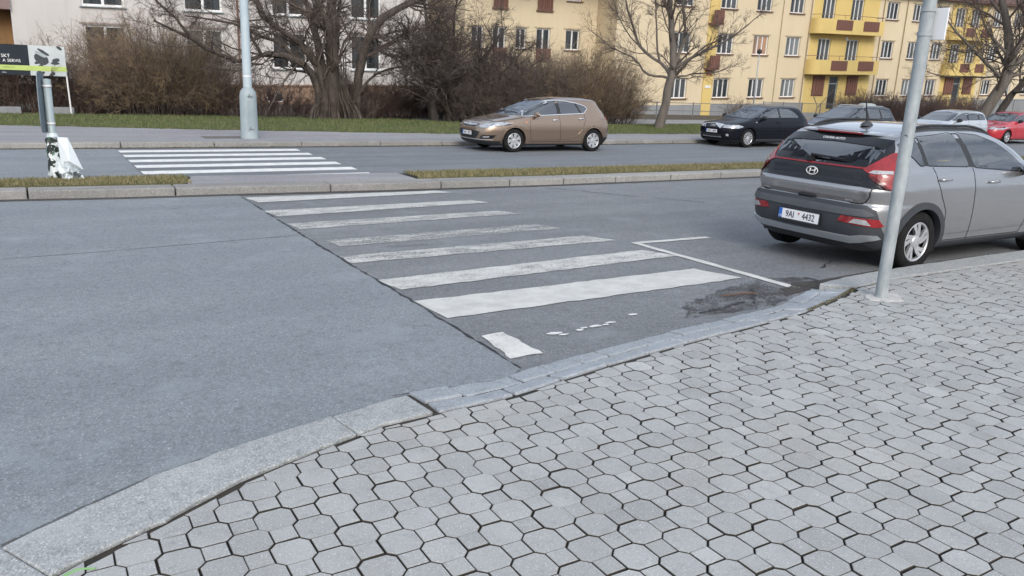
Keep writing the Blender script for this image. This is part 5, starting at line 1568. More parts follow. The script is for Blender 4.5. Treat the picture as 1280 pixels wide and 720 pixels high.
    def seam(s, mb, pts, view, sg=1, w=0.004, off=0.0025, res=0.04):
        pts = [np.array(p, float) for p in pts]; Q = []
        for a, b in zip(pts[:-1], pts[1:]):
            k = max(1, int(np.linalg.norm(b - a) / res))
            Q += [a + (b - a) * i / k for i in range(k)]
        Q.append(pts[-1])
        V = []; F = []
        for i, p in enumerate(Q):
            d = Q[min(i + 1, len(Q) - 1)] - Q[max(i - 1, 0)]; d /= np.linalg.norm(d) + 1e-9
            nn = np.array([-d[1], d[0]]) * w
            for e in (nn, -nn):
                l, nr = s.hit(view, p + e, sg); V.append(l + nr * off)
        for i in range(len(Q) - 1): F.append((2 * i, 2 * i + 1, 2 * i + 3, 2 * i + 2))
        mb.add(V, F)

def wheel(parent, x, y, r, sg, style, rw=0.195, steer=0):
    """tyre (the part) > rim, hub"""
    rr = r * 0.66
    prof = [(rr * 0.98, -rw / 2 + .02), (rr, -rw / 2 + .008), (rr + .02, -rw / 2), (r - .03, -rw / 2 - .004), (r - .008, -rw / 2 + .012), (r, -rw / 2 + .03), (r, rw / 2 - .03), (r - .008, rw / 2 - .012), (r - .03, rw / 2 + .004), (rr + .02, rw / 2), (rr, rw / 2 - .008), (rr * .98, rw / 2 - .02)]
    w = MB().lathe(prof, 44, axis='y'); t = w.build('wheel', M['tyre'], parent, smooth=True)
    t.location = (x, y, r); t.rotation_euler = (0, 0, steer)
    yo = sg * (rw / 2 - 0.012)
    d = MB()
    d.lathe([(0.0, sg * 0.02), (rr, sg * 0.02)], 40, axis='y'); d.lathe([(rr * .985, -rw * .3), (rr * .985, yo)], 40, axis='y')
    d.build('wheel_disc', M['black'], t)
    m = MB()
    m.lathe([(rr * 1.0, yo - sg * .02), (rr * 1.0, yo + sg * .002), (rr * 0.96, yo + sg * .006), (rr * 0.90, yo - sg * .004), (rr * .89, yo - sg * .03)], 48, axis='y')
    m.lathe([(0.0, yo + sg * .006), (0.035, yo + sg * .006), (0.06, yo), (0.075, yo - sg * .018)], 24, axis='y')
    n, wi, wo, tw, pair = style
    for k in range(n):
        for pr in ((-1, 1) if pair else (0,)):
            a0 = 2 * math.pi * k / n + pr * pair; a1 = a0 + tw
            V = []
            for (rad, aa, hw, dep) in ((0.05, a0, wi, -.010), (rr * .5, a0 + (a1 - a0) * .45, (wi + wo) / 2, -.004), (rr * .93, a1, wo, .0)):
                c, s_ = math.cos(aa), math.sin(aa)
                for e in (-1, 1):
                    V.append((rad * c - e * hw * s_, yo + sg * dep, rad * s_ + e * hw * c))
                for e in (-1, 1):
                    V.append((rad * c - e * hw * .8 * s_, yo + sg * (dep - .03), rad * s_ + e * hw * .8 * c))
            F = []
            for i in (0, 4):
                F += [(i, i + 1, i + 5, i + 4), (i + 1, i + 3, i + 7, i + 5), (i + 2, i, i + 4, i + 6)]
            m.add(V, F)
    o = m.build('rim', M['rim'], t); autosmooth(o, 30)
    return t

def seats(parent, xf=0.15, xr=-0.95, wy=0.37, z=0.30, hr=1.18):
    def seat(name, x, y, w):
        s = MB()
        s.box((x + .05, y, z + .12), (0.52, w, 0.24))
        Mx = Matrix.Rotation(R(-16), 3, 'Y')
        s.box((x - .28, y, z + .48), (0.14, w * .96, 0.62), M=Mx)
        o = s.build(name, M['seat_cloth'], parent); bevel(o, .05, 3, 30)
        return o
    for y in (-wy, wy):
        o = seat('front_seat', xf, y, 0.50)
        h = MB().box((xf - .40, y, hr - .07), (0.10, 0.27, 0.17)); ho = h.build('headrest', M['seat_cloth'], o); bevel(ho, .04, 3, 30)
    o = seat('rear_bench', xr, 0, 1.22)
    for y in (-.40, 0, .40):
        h = MB().box((xr - .40, y, hr - .09), (0.10, 0.24, 0.13)); ho = h.build('headrest', M['seat_cloth'], o); bevel(ho, .04, 3, 30)

def plate(parent, txt, loc, rotz, rotx=0.0, w=0.52, h=0.11, size=0.083, light=True):
    e = MB().box((0, 0, 0), (w, 0.008, h)); o = e.build('number_plate', M['white_plate'], parent); bevel(o, .004)
    o.location = loc; o.rotation_euler = (rotx, 0, rotz)
    b = MB().box((-w / 2 + .024, -0.0052, 0), (0.042, 0.003, h - .008)); b.build('blue_band', M['blue_band'], o)
    FXm = Matrix.Rotation(R(90), 4, 'X')
    if txt:
        a, c = txt
        text_mesh('characters', a, size * 1.18, M['ink'], o, Matrix.Translation((-w * .21, -0.0062, -0.004)) @ FXm, .0008, 'CENTER', 0.82)
        text_mesh('characters', c, size * 1.18, M['ink'], o, Matrix.Translation((w * .245, -0.0062, -0.004)) @ FXm, .0008, 'CENTER', 0.82)
        text_mesh('characters', 'CZ', 0.028, M['white_plate'], o, Matrix.Translation((-w / 2 + .024, -0.0072, -0.032)) @ FXm, .0004)
        s = MB().lathe([(0.0, -.0008), (0.011, -.0008), (0.011, .0008)], 16, c=(w * .005, -0.0052, 0.018), axis='y'); s.build('sticker', pmat('red_sticker', (0.5, 0.10, 0.09), .5), o)
        fr = MB()
        for (c_, d_) in (((0, 0, h / 2 + .004), (w + .02, .012, .012)), ((0, 0, -h / 2 - .006), (w + .02, .012, .016)), ((-w / 2 - .005, 0, 0), (.01, .012, h + .02)), ((w / 2 + .005, 0, 0), (.01, .012, h + .02))): fr.box(c_, d_)
        fr.build('plate_frame', M['black'], o)
    return o

def car(name, label, loc, rz, S):
    root = empty(name, loc, rz); tag(root, label, 'car', 'cars parked along the street')
    B = Body(S['ctrl'], S.get('res', .03), S.get('nring', 300))
    if 'crown' in S: B.crown(S['crown'])
    B.finish()
    cen = B.cen; side_m = np.abs(cen[:, 1]) > .35
    kill = np.zeros(len(cen), bool)
    mg = 0.022
    for poly in S['side_glass']:
        P = cen[:, [0, 2]]; kill |= pip(P, poly) & (pdist(P, poly) > mg) & side_m
    for key, sel in (('rear_glass', cen[:, 0] < S['xmid_r']), ('front_glass', cen[:, 0] > S['xmid_f'])):
        if key in S: P = cen[:, [1, 2]]; kill |= pip(P, S[key]) & (pdist(P, S[key]) > mg) & sel
    for wx in S['wheels']:
        kill |= (np.hypot(cen[:, 0] - wx, cen[:, 2] - S['wr']) < S['ar'] + (.022 if S['lip'][0] > .05 else .010)) & (np.abs(cen[:, 1]) > .55)
    F = [f for f, k in zip(B.F, kill) if not k]
    zc = cen[~kill][:, 2]; xc = cen[~kill][:, 0]
    low = (zc < S['sill']) | (zc < S['ctrl'][0][0] + .005)
    mats = [S['paint'], S.get('lower', M['black']), M['interior']]
    body = mesh_obj('body', B.V, F, mats, root, low.astype(int), True)
    so = body.modifiers.new('shell', 'SOLIDIFY'); so.thickness = 0.02; so.offset = -1; so.material_offset = 2; so.material_offset_rim = 2
    S['B'] = B
    # wheel wells, arch lips
    for wx in S['wheels']:
        for sg in (1, -1):
            w = MB(); n = 20; yo = S['wy'] + .08; yi = .42
            A = [R(-22 + 224 * i / n) for i in range(n + 1)]; rr = S['ar'] + .012
            V = [(wx + rr * math.cos(a), sg * yo, S['wr'] + rr * math.sin(a)) for a in A] + [(wx + rr * math.cos(a), sg * yi, S['wr'] + rr * math.sin(a)) for a in A]
            w.add(V, [(i, i + 1, n + 2 + i, n + 1 + i) for i in range(n)]); w.add(V[n + 1:] , [tuple(range(n + 1))])
            w.build('wheel_well', M['interior'], root)
            # lip
            V = []; F2 = []; lw_, off = S['lip']
            k = 0
            for i in range(41):
                a = R(-16 + 212 * i / 40)
                row = []
                for rad, of in ((S['ar'] + lw_, 0.001), (S['ar'] + lw_, off), (S['ar'] - .002, off)):
                    p = (wx + rad * math.cos(a), max(S['ctrl'][0][0] + .01, S['wr'] + rad * math.sin(a)))
                    l, nr = B.hit('side', p, sg); row.append(l + Vector((0, sg * of, 0)))
                row.append(row[-1] - Vector((0, sg * .07, 0)))
                V += row
            for i in range(40):
                for q in range(3):
                    a, b = i * 4 + q, i * 4 + q + 1
                    F2.append((a, b, b + 4, a + 4) if sg < 0 else (a, a + 4, b + 4, b))
            o = mesh_obj('wheel_arch', [tuple(v) for v in V], F2, S.get('lip_mat', S['paint']), root); autosmooth(o, 40)
    for i, wx in enumerate(S['wheels']):
        for sg in (1, -1): wheel(root, wx, sg * S['wy'], S['wr'], sg, S['rimstyle'])
    # glazing
    for poly in S['side_glass']:
        rp = rounded(poly, S.get('grd', .04))
        for sg in (1, -1):
            g = B.panel('side_window', rp, 'side', S.get('sg_mat', M['glass_side']), root, .004, .07, sg)
            B.ringframe('window_surround', rp, .042, 'side', M['gloss_black'], g, .002, sg, outer=S.get('surround', 0.012))
    if 'pillar' in S:
        for poly in S['pillar']:
            for sg in (1, -1): B.panel('door_pillar', poly, 'side', M['black'], root, .003, .07, sg)
    if 'chrome_line' in S:
        for sg in (1, -1):
            mb = MB(); B.seam(mb, S['chrome_line'], 'side', sg, .010, .009); o = mb.build('window_trim', M['chrome'], root)
    for key, view in (('rear_glass', 'rear'), ('front_glass', 'front')):
        if key in S:
            rp = rounded(S[key], .07)
            g = B.panel('rear_window' if view == 'rear' else 'windscreen', rp, view, S.get('wg_mat', M['glass_rear']), root, .006, .08)
            B.ringframe('window_surround', rp, .05, view, M['gloss_black'], g, .003, 1, outer=.004)
    mb = MB()
    for view, pts in S['seams']:
        for sg in ((1, -1) if view == 'side' else (1,)): B.seam(mb, pts, view, sg)
    mb.build('panel_gap', M['ink'], root)
    for (nm, poly, view, mat, off) in S['panels']:
        if nm == 'headlight':
            cc = np.mean(poly, axis=0); big = [tuple(cc + (np.array(p) - cc) * 1.09) for p in poly]
            B.panel('headlight_surround', big, view, M['gloss_black'], root, off - .004, .06)
        if view == 'side':
            for sg in (1, -1): B.panel(nm, poly, view, mat, root, off, .06, sg)
        else: B.panel(nm, poly, view, mat, root, off, .06)
    for (x, z) in S.get('handles', []):
        for sg in (1, -1):
            l, nr = B.hit('side', (x, z), sg)
            h = MB(); y = l.y
            h.tube([(x - .10, y - sg * .005, z), (x - .07, y + sg * .03, z + .004), (x, y + sg * .036, z + .005), (x + .07, y + sg * .03, z + .002), (x + .10, y - sg * .005, z)], [.011, .014, .015, .014, .011], 8)
            o = h.build('door_handle', S.get('handle_mat', S['paint']), root, smooth=True)
    if 'mirror' in S:
        x, z = S['mirror']
        for sg in (1, -1):
            l, nr = B.hit('side', (x, z), sg)
            m_ = MB(); y = l.y + sg * .13
            prof = [(0.0, -.09), (.055, -.085), (.08, -.05), (.085, 0), (.07, .06), (.03, .10), (0, .11)]
            ml = MB().lathe([(r * 1.0, h) for r, h in prof], 18, axis='y')
            V = [((p[0] * .75), p[1] * 1.15, p[2] * .95) for p in ml.v]
            ml.v = V
            o = ml.build('wing_mirror', S.get('mirror_mat', S['paint']), root, smooth=True); o.location = (x, y, z + .03)
            st = MB().tube([(x, l.y - sg * .02, z - .04), (x, y, z - .02)], [.03, .03], 8); st.build('mirror_arm', M['black'], root)
    # cabin
    fl = MB(); zf = S['ctrl'][0][0]
    fl.box((-.15, 0, zf + .12), (3.0, S['wy'] * 1.7, 0.10)); fl.build('cabin_floor', M['interior'], root)
    ds = MB().box((S['dash'], 0, .80), (0.42, 1.25, 0.28)); o = ds.build('dashboard', M['interior'], root); bevel(o, .08, 3)
    seats(root, hr=S.get('hr', 1.18), xf=S.get('seat_f', .15), xr=S.get('seat_r', -.95))
    return root, B
def sym(poly):          # mirror a half outline given for y >= 0, from bottom centre outwards to top
    return [(y, z) for y, z in poly] + [(-y, z) for y, z in reversed(poly) if abs(y) > 1e-6]
dk_roof = lambda V: -0.0 * V[:, 0]

# ---------------- grey hatchback at the near kerb (seen from behind)
GP = car_paint('grey_metallic', (0.365, 0.36, 0.362), 0.85, 0.25, 0.10)
A = dict(paint=GP, lower=M['cladding'], sill=0.30, res=.026, nring=430, wr=0.312, ar=0.350, wy=0.765, wheels=(-1.33, 1.25), lip=(0.065, 0.016), lip_mat=M['cladding'], rimstyle=(5, .017, .026, 0.50, .20),
 ctrl=[(0.21, 1.93, -1.86, .80, 6), (0.27, 2.01, -1.97, .845, 6), (0.36, 2.06, -2.05, .868, 6.5), (0.46, 2.09, -2.085, .88, 6.5), (0.58, 2.09, -2.09, .887, 6.5), (0.675, 2.07, -2.075, .888, 6.5), (0.70, 2.06, -2.035, .888, 6.5),
       (0.76, 1.97, -2.05, .886, 6.5), (0.83, 1.82, -2.07, .883, 6.5), (0.87, 1.68, -2.05, .878, 6.5), (0.90, 1.55, -2.02, .872, 6.5), (0.96, 1.30, -2.005, .858, 6.5), (1.02, 1.05, -1.985, .838, 6.5), (1.06, .95, -1.955, .815, 6.5),
       (1.15, .78, -1.865, .788, 6.5), (1.25, .56, -1.76, .755, 6.5), (1.32, .38, -1.665, .722, 6.5), (1.36, .25, -1.60, .695, 6), (1.395, .13, -1.45, .66, 5.5), (1.425, .0, -1.27, .605, 5), (1.450, -.17, -1.06, .51, 4.5), (1.466, -.38, -.86, .36, 4), (1.472, -.52, -.72, .16, 3)],
 side_glass=[[(-1.63, 1.275), (-1.42, 1.345), (-1.345, 1.09), (-1.40, 1.09)], [(-1.37, 1.355), (-.75, 1.398), (-.55, 1.07), (-1.28, 1.09)], [(-.64, 1.398), (-.28, 1.378), (.02, 1.302), (.29, 1.185), (.62, 1.01), (.55, .995), (-.44, 1.06)]],
 pillar=[[(-.755, 1.40), (-.64, 1.40), (-.43, 1.055), (-.56, 1.065)], [(-1.425, 1.35), (-1.37, 1.357), (-1.275, 1.085), (-1.35, 1.085)]],
 rear_glass=sym([(.0, 1.055), (.61, 1.06), (.66, 1.085), (.59, 1.285), (.50, 1.312), (.0, 1.33)]), xmid_r=-1.2, xmid_f=0.1,
 front_glass=sym([(.0, 1.05), (.66, 1.04), (.56, 1.34), (.0, 1.40)]), grd=.035,
 dash=.85, hr=1.24, seat_f=.05, seat_r=-.82,
 seams=[('side', [(-1.20, 1.07), (-1.15, .93), (-1.07, .78), (-.96, .62), (-.93, .40), (-.93, .28)]), ('side', [(-.49, 1.05), (-.47, .85), (-.45, .55), (-.44, .28)]), ('side', [(.66, 1.0), (.72, .80), (.70, .50), (.62, .28)]),
        ('side', [(-.93, .30), (.62, .30)])],
 handles=[(-1.03, .945), (-.12, .90)], handle_mat=GP, mirror=(.52, 1.02), panels=[])
car1, B1 = car('parked_car', 'silver grey hatchback seen from behind at the near kerb, right of the sign pole', (6.98 + 2.09, 5.48, 0.185), 0.0, A)
def P1(nm, poly, view, mat, off, par=None, res=.045): return B1.panel(nm, poly, view, mat, par or car1, off, res)
# rear apron, panel of the lamps, tailgate details
P1('rear_bumper', sym([(0, .235), (.80, .26), (.80, .42), (.775, .585), (.755, .655), (.68, .685), (0, .688)]), 'rear', M['cladding'], .012)
P1('bumper_step', sym([(0, .655), (.68, .652), (.735, .625), (.755, .60), (.70, .585), (0, .58)]), 'rear', pmat('step_plastic', (0.095, 0.102, 0.112), .5), .022)
P1('tailgate_panel', sym([(0, .872), (.60, .872), (.80, .85), (.785, 1.0), (.745, 1.09), (.665, 1.25), (.605, 1.325), (.60, 1.28), (.655, 1.09), (.655, 1.058), (0, 1.052)]), 'rear', M['gloss_black'], .006)
P1('tailgate_top_band', sym([(0, 1.268), (.50, 1.252), (.60, 1.225), (.61, 1.318), (.30, 1.342), (0, 1.352)]), 'rear', M['gloss_black'], .010)
P1('tailgate_strip', sym([(0, .705), (.60, .708), (.645, .722), (.66, .745), (0, .745)]), 'rear', pmat('strip_grey', (0.19, 0.18, 0.18), .45, .3), .005)
P1('light_bar', sym([(0, 1.034), (.58, 1.036), (.58, 1.050), (0, 1.048)]), 'rear', M['red_lens'], .012)
for s in (1, -1):
    P = lambda L: [(s * y, z) for y, z in L]
    tl = P1('tail_light', P([(.555, 1.032), (.62, 1.11), (.68, 1.20), (.705, 1.205), (.745, 1.10), (.775, 1.03), (.79, .98), (.815, .90), (.825, .838), (.78, .862), (.70, .93), (.62, 1.0)]), 'rear', M['red_lens'], .014)
    P1('reversing_light', P([(.62, 1.006), (.65, 1.028), (.765, 1.030), (.774, 1.004), (.67, .998)]), 'rear', M['white_lens'], .020, tl)
    P1('dark_lens', P([(.62, .98), (.68, .978), (.775, .88), (.81, .85), (.77, .868), (.69, .925)]), 'rear', pmat('dark_red_lens', (0.10, .008, .01), .15), .019, tl)
    rl = P1('rear_reflector', P([(.44, .515), (.48, .575), (.775, .565), (.80, .50), (.77, .485)]), 'rear', M['red_lens'], .020)
    P1('fog_lens', P([(.565, .515), (.61, .558), (.70, .556), (.735, .502)]), 'rear', M['white_lens'], .026, rl)
P1('skid_strip', sym([(0, .315), (.56, .315), (.66, .335), (.74, .36), (.78, .375), (.77, .405), (.66, .40), (.57, .378), (0, .375)]), 'rear', M['silver'], .03)
P1('bumper_lower', sym([(0, .225), (.60, .225), (.72, .26), (.66, .325), (.56, .31), (0, .31)]), 'rear', M['black'], .02)
# spoiler lip with brake light
sp_ = MB(); V = []; F = []
ns = 25
for i in range(ns):
    y = -.60 + 1.2 * i / (ns - 1); e = 1 - (abs(y) / .60) ** 4
    l, nr = B1.hit('top', (-1.52 + .05 * (abs(y) / .6) ** 2, y * .98), 1)
    x0_, z0_ = l.x, l.z
    xe = -1.635 - 0.03 * e + .10 * (abs(y) / .6) ** 3; ze = 1.342 + .020 * e
    V += [(x0_, y, z0_ + .004), (xe, y, ze + .014), (xe - .004, y, ze), (x0_ - .1, y, z0_ - .03)]
for i in range(ns - 1):
    for q in range(3): F.append((i * 4 + q, i * 4 + q + 1, i * 4 + q + 5, i * 4 + q + 4))
sp_.add(V, F); o = sp_.build('spoiler', GP, car1); autosmooth(o, 40)
bl = MB(); V = []; F = []
for i in range(13):
    y = -.28 + .56 * i / 12; e = 1 - (abs(y) / .60) ** 4
    xe = -1.635 - 0.03 * e + .10 * (abs(y) / .6) ** 3 - .006; ze = 1.342 + .020 * e
    V += [(xe + .012, y, ze + .013), (xe, y, ze + .010), (xe, y, ze - .003), (xe + .012, y, ze - .005)]
for i in range(12):
    for q in range(3): F.append((i * 4 + q, i * 4 + q + 1, i * 4 + q + 5, i * 4 + q + 4))
bl.add(V, F); bl.build('brake_light', M['red_lens'], car1)
B1.seam(mb := MB(), [(.70, .872), (.69, .78), (.655, .722), (.61, .704), (0, .70), (-.61, .704), (-.655, .722), (-.69, .78), (-.70, .872)], 'rear', 1, .005, .008); mb.build('panel_gap', M['ink'], car1)
hb = MB().box((-2.052, 0, .712), (.05, .20, .030)); o = hb.build('tailgate_handle', M['ink'], car1); bevel(o, .012)
# emblem: an oval ring around a slanted H
em = MB(); cz = .965
l, nr = B1.hit('rear', (0, cz), 1); ex = l.x - .020
ring = [(ex, .070 * math.cos(t), cz + .040 * math.sin(t)) for t in np.linspace(0, 2 * math.pi, 33)]
em.tube(ring, .006, 6, caps=False)
for y in (.030, -.030):
    em.tube([(ex, y + .004, cz - .026), (ex, y - .010, cz + .026)], .0075, 6)
em.tube([(ex, .032, cz - .006), (ex, 0.0, cz + .001), (ex, -.034, cz + .006)], .006, 6)
em.build('emblem', M['white'], car1, smooth=True)
# wiper, aerial, roof rails
w = MB(); pts = []
for y, z in ((.10, 1.082), (-.05, 1.078), (-.22, 1.075), (-.32, 1.072)):
    l, nr = B1.hit('rear', (y, z + .02), 1); pts.append(l + nr * .03)
w.tube(pts, [.018, .014, .010, .006], 6); l, nr = B1.hit('rear', (.09, 1.07), 1); w.box(tuple(l + nr * .02), (.05, .07, .05)); w.build('rear_wiper', M['ink'], car1)
l, nr = B1.hit('top', (-1.22, 0), 1)
a = MB(); a.lathe([(0, .05), (.02, .048), (.045, .02), (.055, 0)], 16, c=tuple(l)); a.v = [((p[0] - l.x) * 1.7 + l.x, p[1], p[2]) for p in a.v]
ao = a.build('aerial_base', M['cladding'], car1, smooth=True)
MB().tube([tuple(l + Vector((0, 0, .03))), tuple(l + Vector((-.07, 0, .26)))], [.010, .006], 6).build('aerial', M['ink'], car1)
for s in (1, -1):
    pts = []
    for x in np.linspace(-1.42, .25, 15):
        l, nr = B1.hit('top', (x, s * (.565 - .02 * abs(x + .5))), 1)
        u = (x + .585) / .835; pts.append((l.x, l.y, l.z + .040 * (1 - abs(u) ** 8) - .006))
    r = MB().tube(pts, .014, 8); r.build('roof_rail', M['black'], car1, smooth=True)
    rb = MB(); V = []; F = []
    for x in np.linspace(-1.38, .20, 13):
        l, nr = B1.hit('top', (x, s * (.565 - .02 * abs(x + .5))), 1)
        for dy, dz in ((-.018, -.02), (.018, -.02), (.012, .018), (-.012, .018)): V.append((l.x, l.y + dy, l.z + dz))
    for i in range(12):
        for q in range(4): F.append((i * 4 + q, i * 4 + (q + 1) % 4, i * 4 + 4 + (q + 1) % 4, i * 4 + 4 + q))
    rb.add(V, F); rb.build('rail_base', M['black'], car1)
FR = Matrix.Rotation(R(-90), 4, 'Z') @ Matrix.Rotation(R(90), 4, 'X')
l, nr = B1.hit('rear', (0, .48), 1)
plate(car1, ('9AI', '4432'), (l.x - .036, 0.015, .487), R(-90), R(-3))
def ctext(s, y, z, size, mat, off, al='CENTER', tilt=0):
    l, nr = B1.hit('rear', (y, z), 1)
    text_mesh('lettering', s, size, mat, car1, Matrix.Translation((l.x - off, y, z)) @ FR @ Matrix.Rotation(R(tilt), 4, 'X'), .001, al)
ctext('LOUDA AUTO', 0.02, 1.300, .042, M['white_plate'], .020, tilt=-38)
ctext('HYUNDAI', .55, .727, .024, M['chrome'], .009); ctext('BAYON', -.50, .727, .024, M['chrome'], .009)
kn = MB().box((.0, 0, .32), (2.2, 1.3, .06)); kn.build('underbody', M['interior'], car1)
ex_ = MB().tube([(-1.75, -.45, .25), (-1.4, -.45, .28)], .06, 12); ex_.build('silencer', M['black'], car1)
hs = MB().tube([(-.70, -.70, 1.09), (-.76, -.70, 1.12), (-.90, -.69, 1.12), (-.96, -.68, 1.09)], .012, 6); hs.build('yellow_strap', pmat('yellow_strap', (.6, .4, .04), .6), car1, smooth=True)

# ---------------- tan hatchback on the far side
TP = car_paint('tan_metallic', (0.31, 0.226, 0.166), 0.75, 0.24, 0.10)
T = dict(paint=TP, sill=0.235, res=.034, nring=330, wr=0.318, ar=0.362, wy=0.79, wheels=(-1.43, 1.245), lip=(0.028, 0.008), rimstyle=(7, .022, .036, 0.0, .11),
 ctrl=[(0.19, 2.0, -1.98, .82, 5.5), (0.25, 2.13, -2.09, .86, 5.5), (0.36, 2.20, -2.17, .885, 5.5), (0.48, 2.215, -2.205, .90, 5.5), (0.60, 2.20, -2.21, .907, 5.5), (0.70, 2.15, -2.20, .905, 5.5), (0.77, 2.05, -2.18, .90, 5.5), (0.82, 1.92, -2.16, .893, 5.5), (0.87, 1.72, -2.14, .885, 5.5), (0.915, 1.48, -2.11, .87, 5.5), (0.96, 1.22, -2.07, .85, 6), (1.0, 1.08, -2.04, .825, 6),
       (1.10, .86, -1.96, .79, 6), (1.22, .58, -1.84, .75, 6), (1.33, .28, -1.755, .71, 6), (1.41, .02, -1.70, .655, 6), (1.452, -.2, -1.625, .575, 5), (1.485, -.45, -1.40, .44, 4.5), (1.50, -.65, -1.1, .26, 4), (1.505, -.78, -.95, .1, 3)],
 side_glass=[[(.93, .985), (.73, 1.165), (.30, 1.335), (-.13, 1.392), (-.17, 1.045)], [(-.25, 1.395), (-.78, 1.35), (-.95, 1.085), (-.29, 1.055)], [(-.86, 1.335), (-1.13, 1.265), (-1.20, 1.20), (-1.09, 1.095), (-1.02, 1.088)]],
 pillar=[[(-.13, 1.395), (-.25, 1.397), (-.29, 1.052), (-.17, 1.042)], [(-.78, 1.352), (-.86, 1.338), (-1.02, 1.086), (-.95, 1.083)]],
 chrome_line=[(-1.09, 1.078), (-.95, 1.070), (-.17, 1.030), (.97, .968), (.75, 1.182), (.31, 1.352), (-.13, 1.410), (-.5, 1.398), (-.86, 1.352), (-1.14, 1.280), (-1.225, 1.205), (-1.09, 1.078)],
 front_glass=sym([(0, 1.0), (.72, .99), (.60, 1.36), (0, 1.42)]), rear_glass=sym([(0, 1.05), (.62, 1.05), (.54, 1.33), (0, 1.36)]), xmid_r=-1.3, xmid_f=0.1,
 dash=.95, hr=1.27, seat_f=.1, seat_r=-.85,
 seams=[('side', [(.75, .95), (.76, .65), (.70, .30)]), ('side', [(-.22, 1.04), (-.24, .70), (-.27, .30)]), ('side', [(-1.10, 1.08), (-1.12, .88), (-1.05, .70), (-.98, .55)]), ('side', [(.70, .29), (-.98, .29)]), ('front', [(-.80, .80), (-.6, .83), (0, .845), (.6, .83), (.80, .80)]), ('side', [(1.7, .83), (1.2, .905), (.9, .955)])],
 handles=[(-.07, .885), (-.97, .925)], handle_mat=M['chrome'], mirror=(.58, 1.00),
 panels=[('side_crease', [(.80, .335), (-.55, .36), (-.90, .47), (-1.12, .70), (-1.09, .705), (-.87, .49), (-.55, .385), (.80, .352)], 'side', TP, .010),
  ('headlight', [(.52, .66), (.50, .69), (.60, .755), (.80, .81), (.88, .80), (.865, .73), (.78, .665), (.65, .645)], 'front', M['lamp_lens'], .008),
  ('headlight', [(-.52, .66), (-.50, .69), (-.60, .755), (-.80, .81), (-.88, .80), (-.865, .73), (-.78, .665), (-.65, .645)], 'front', M['lamp_lens'], .008),
  ('grille', sym([(0, .655), (.30, .66), (.40, .70), (.42, .745), (.3, .755), (0, .75)]), 'front', M['gloss_black'], .006),
  ('grille_bar', sym([(0, .690), (.36, .70), (.40, .725), (.3, .730), (0, .722)]), 'front', M['chrome'], .016),
  ('lower_grille', sym([(0, .35), (.40, .36), (.52, .45), (.58, .545), (.4, .565), (0, .57)]), 'front', M['black'], .008),
  ('lower_trim', sym([(0, .318), (.45, .325), (.80, .33), (.80, .345), (.45, .345), (0, .338)]), 'front', M['chrome'], .010),
  ('front_lip', sym([(0, .20), (.80, .21), (.84, .31), (0, .31)]), 'front', M['black'], .008),
  ('fog_lamp_recess', [(.56, .36), (.66, .455), (.84, .465), (.80, .37)], 'front', M['gloss_black'], .007), ('fog_lamp_recess', [(-.56, .36), (-.66, .455), (-.84, .465), (-.80, .37)], 'front', M['gloss_black'], .007),
  ('fog_lamp', [(.64, .40), (.70, .43), (.78, .43), (.76, .395)], 'front', M['white_lens'], .012), ('fog_lamp', [(-.64, .40), (-.70, .43), (-.78, .43), (-.76, .395)], 'front', M['white_lens'], .012),
  ('tail_light', [(-1.86, 1.02), (-1.98, 1.03), (-2.12, .93), (-2.10, .85), (-1.99, .90)], 'side', M['red_lens'], .008),
  ('rear_bumper', sym([(0, .22), (.80, .22), (.86, .40), (0, .42)]), 'rear', M['black'], .008),
  ('side_indicator', [(.86, .80), (.86, .835), (.93, .835), (.92, .80)], 'side', M['amber'], .006)])
car2, B2 = car('parked_car', 'tan brown hatchback parked facing left at the far kerb before the bushes', (12.66, 19.5, 0.0), math.pi, T)
def fplate(carr, B, txt, z, sc=1.0, cx=0.0, off=.03):
    l, nr = B.hit('front', (cx, z), 1)
    plate(carr, txt, (l.x + off, cx, z), R(90), 0)
fplate(car2, B2, ('5AH', '0377'), .49)
l, nr = B2.hit('front', (0, .71), 1); e_ = MB().tube([(l.x + .022, .052 * math.cos(t), .71 + .052 * math.sin(t)) for t in np.linspace(0, 2 * math.pi, 25)], .008, 6, caps=False); e_.tube([(l.x + .022, -.045, .70), (l.x + .022, .0, .725), (l.x + .022, .01, .695), (l.x + .022, .045, .72)], .007, 6); e_.build('emblem', M['chrome'], car2, smooth=True)
wi = MB()
for (y0, y1) in ((.55, -.05), (-.05, -.55)):
    pts = []
    for k in range(5):
        t = k / 4; l, nr = B2.hit('front', (y0 + (y1 - y0) * t, 1.03 + .03 * math.sin(math.pi * t)), 1); pts.append(l + nr * .02)
    wi.tube(pts, .008, 5)
wi.build('wiper', M['ink'], car2)

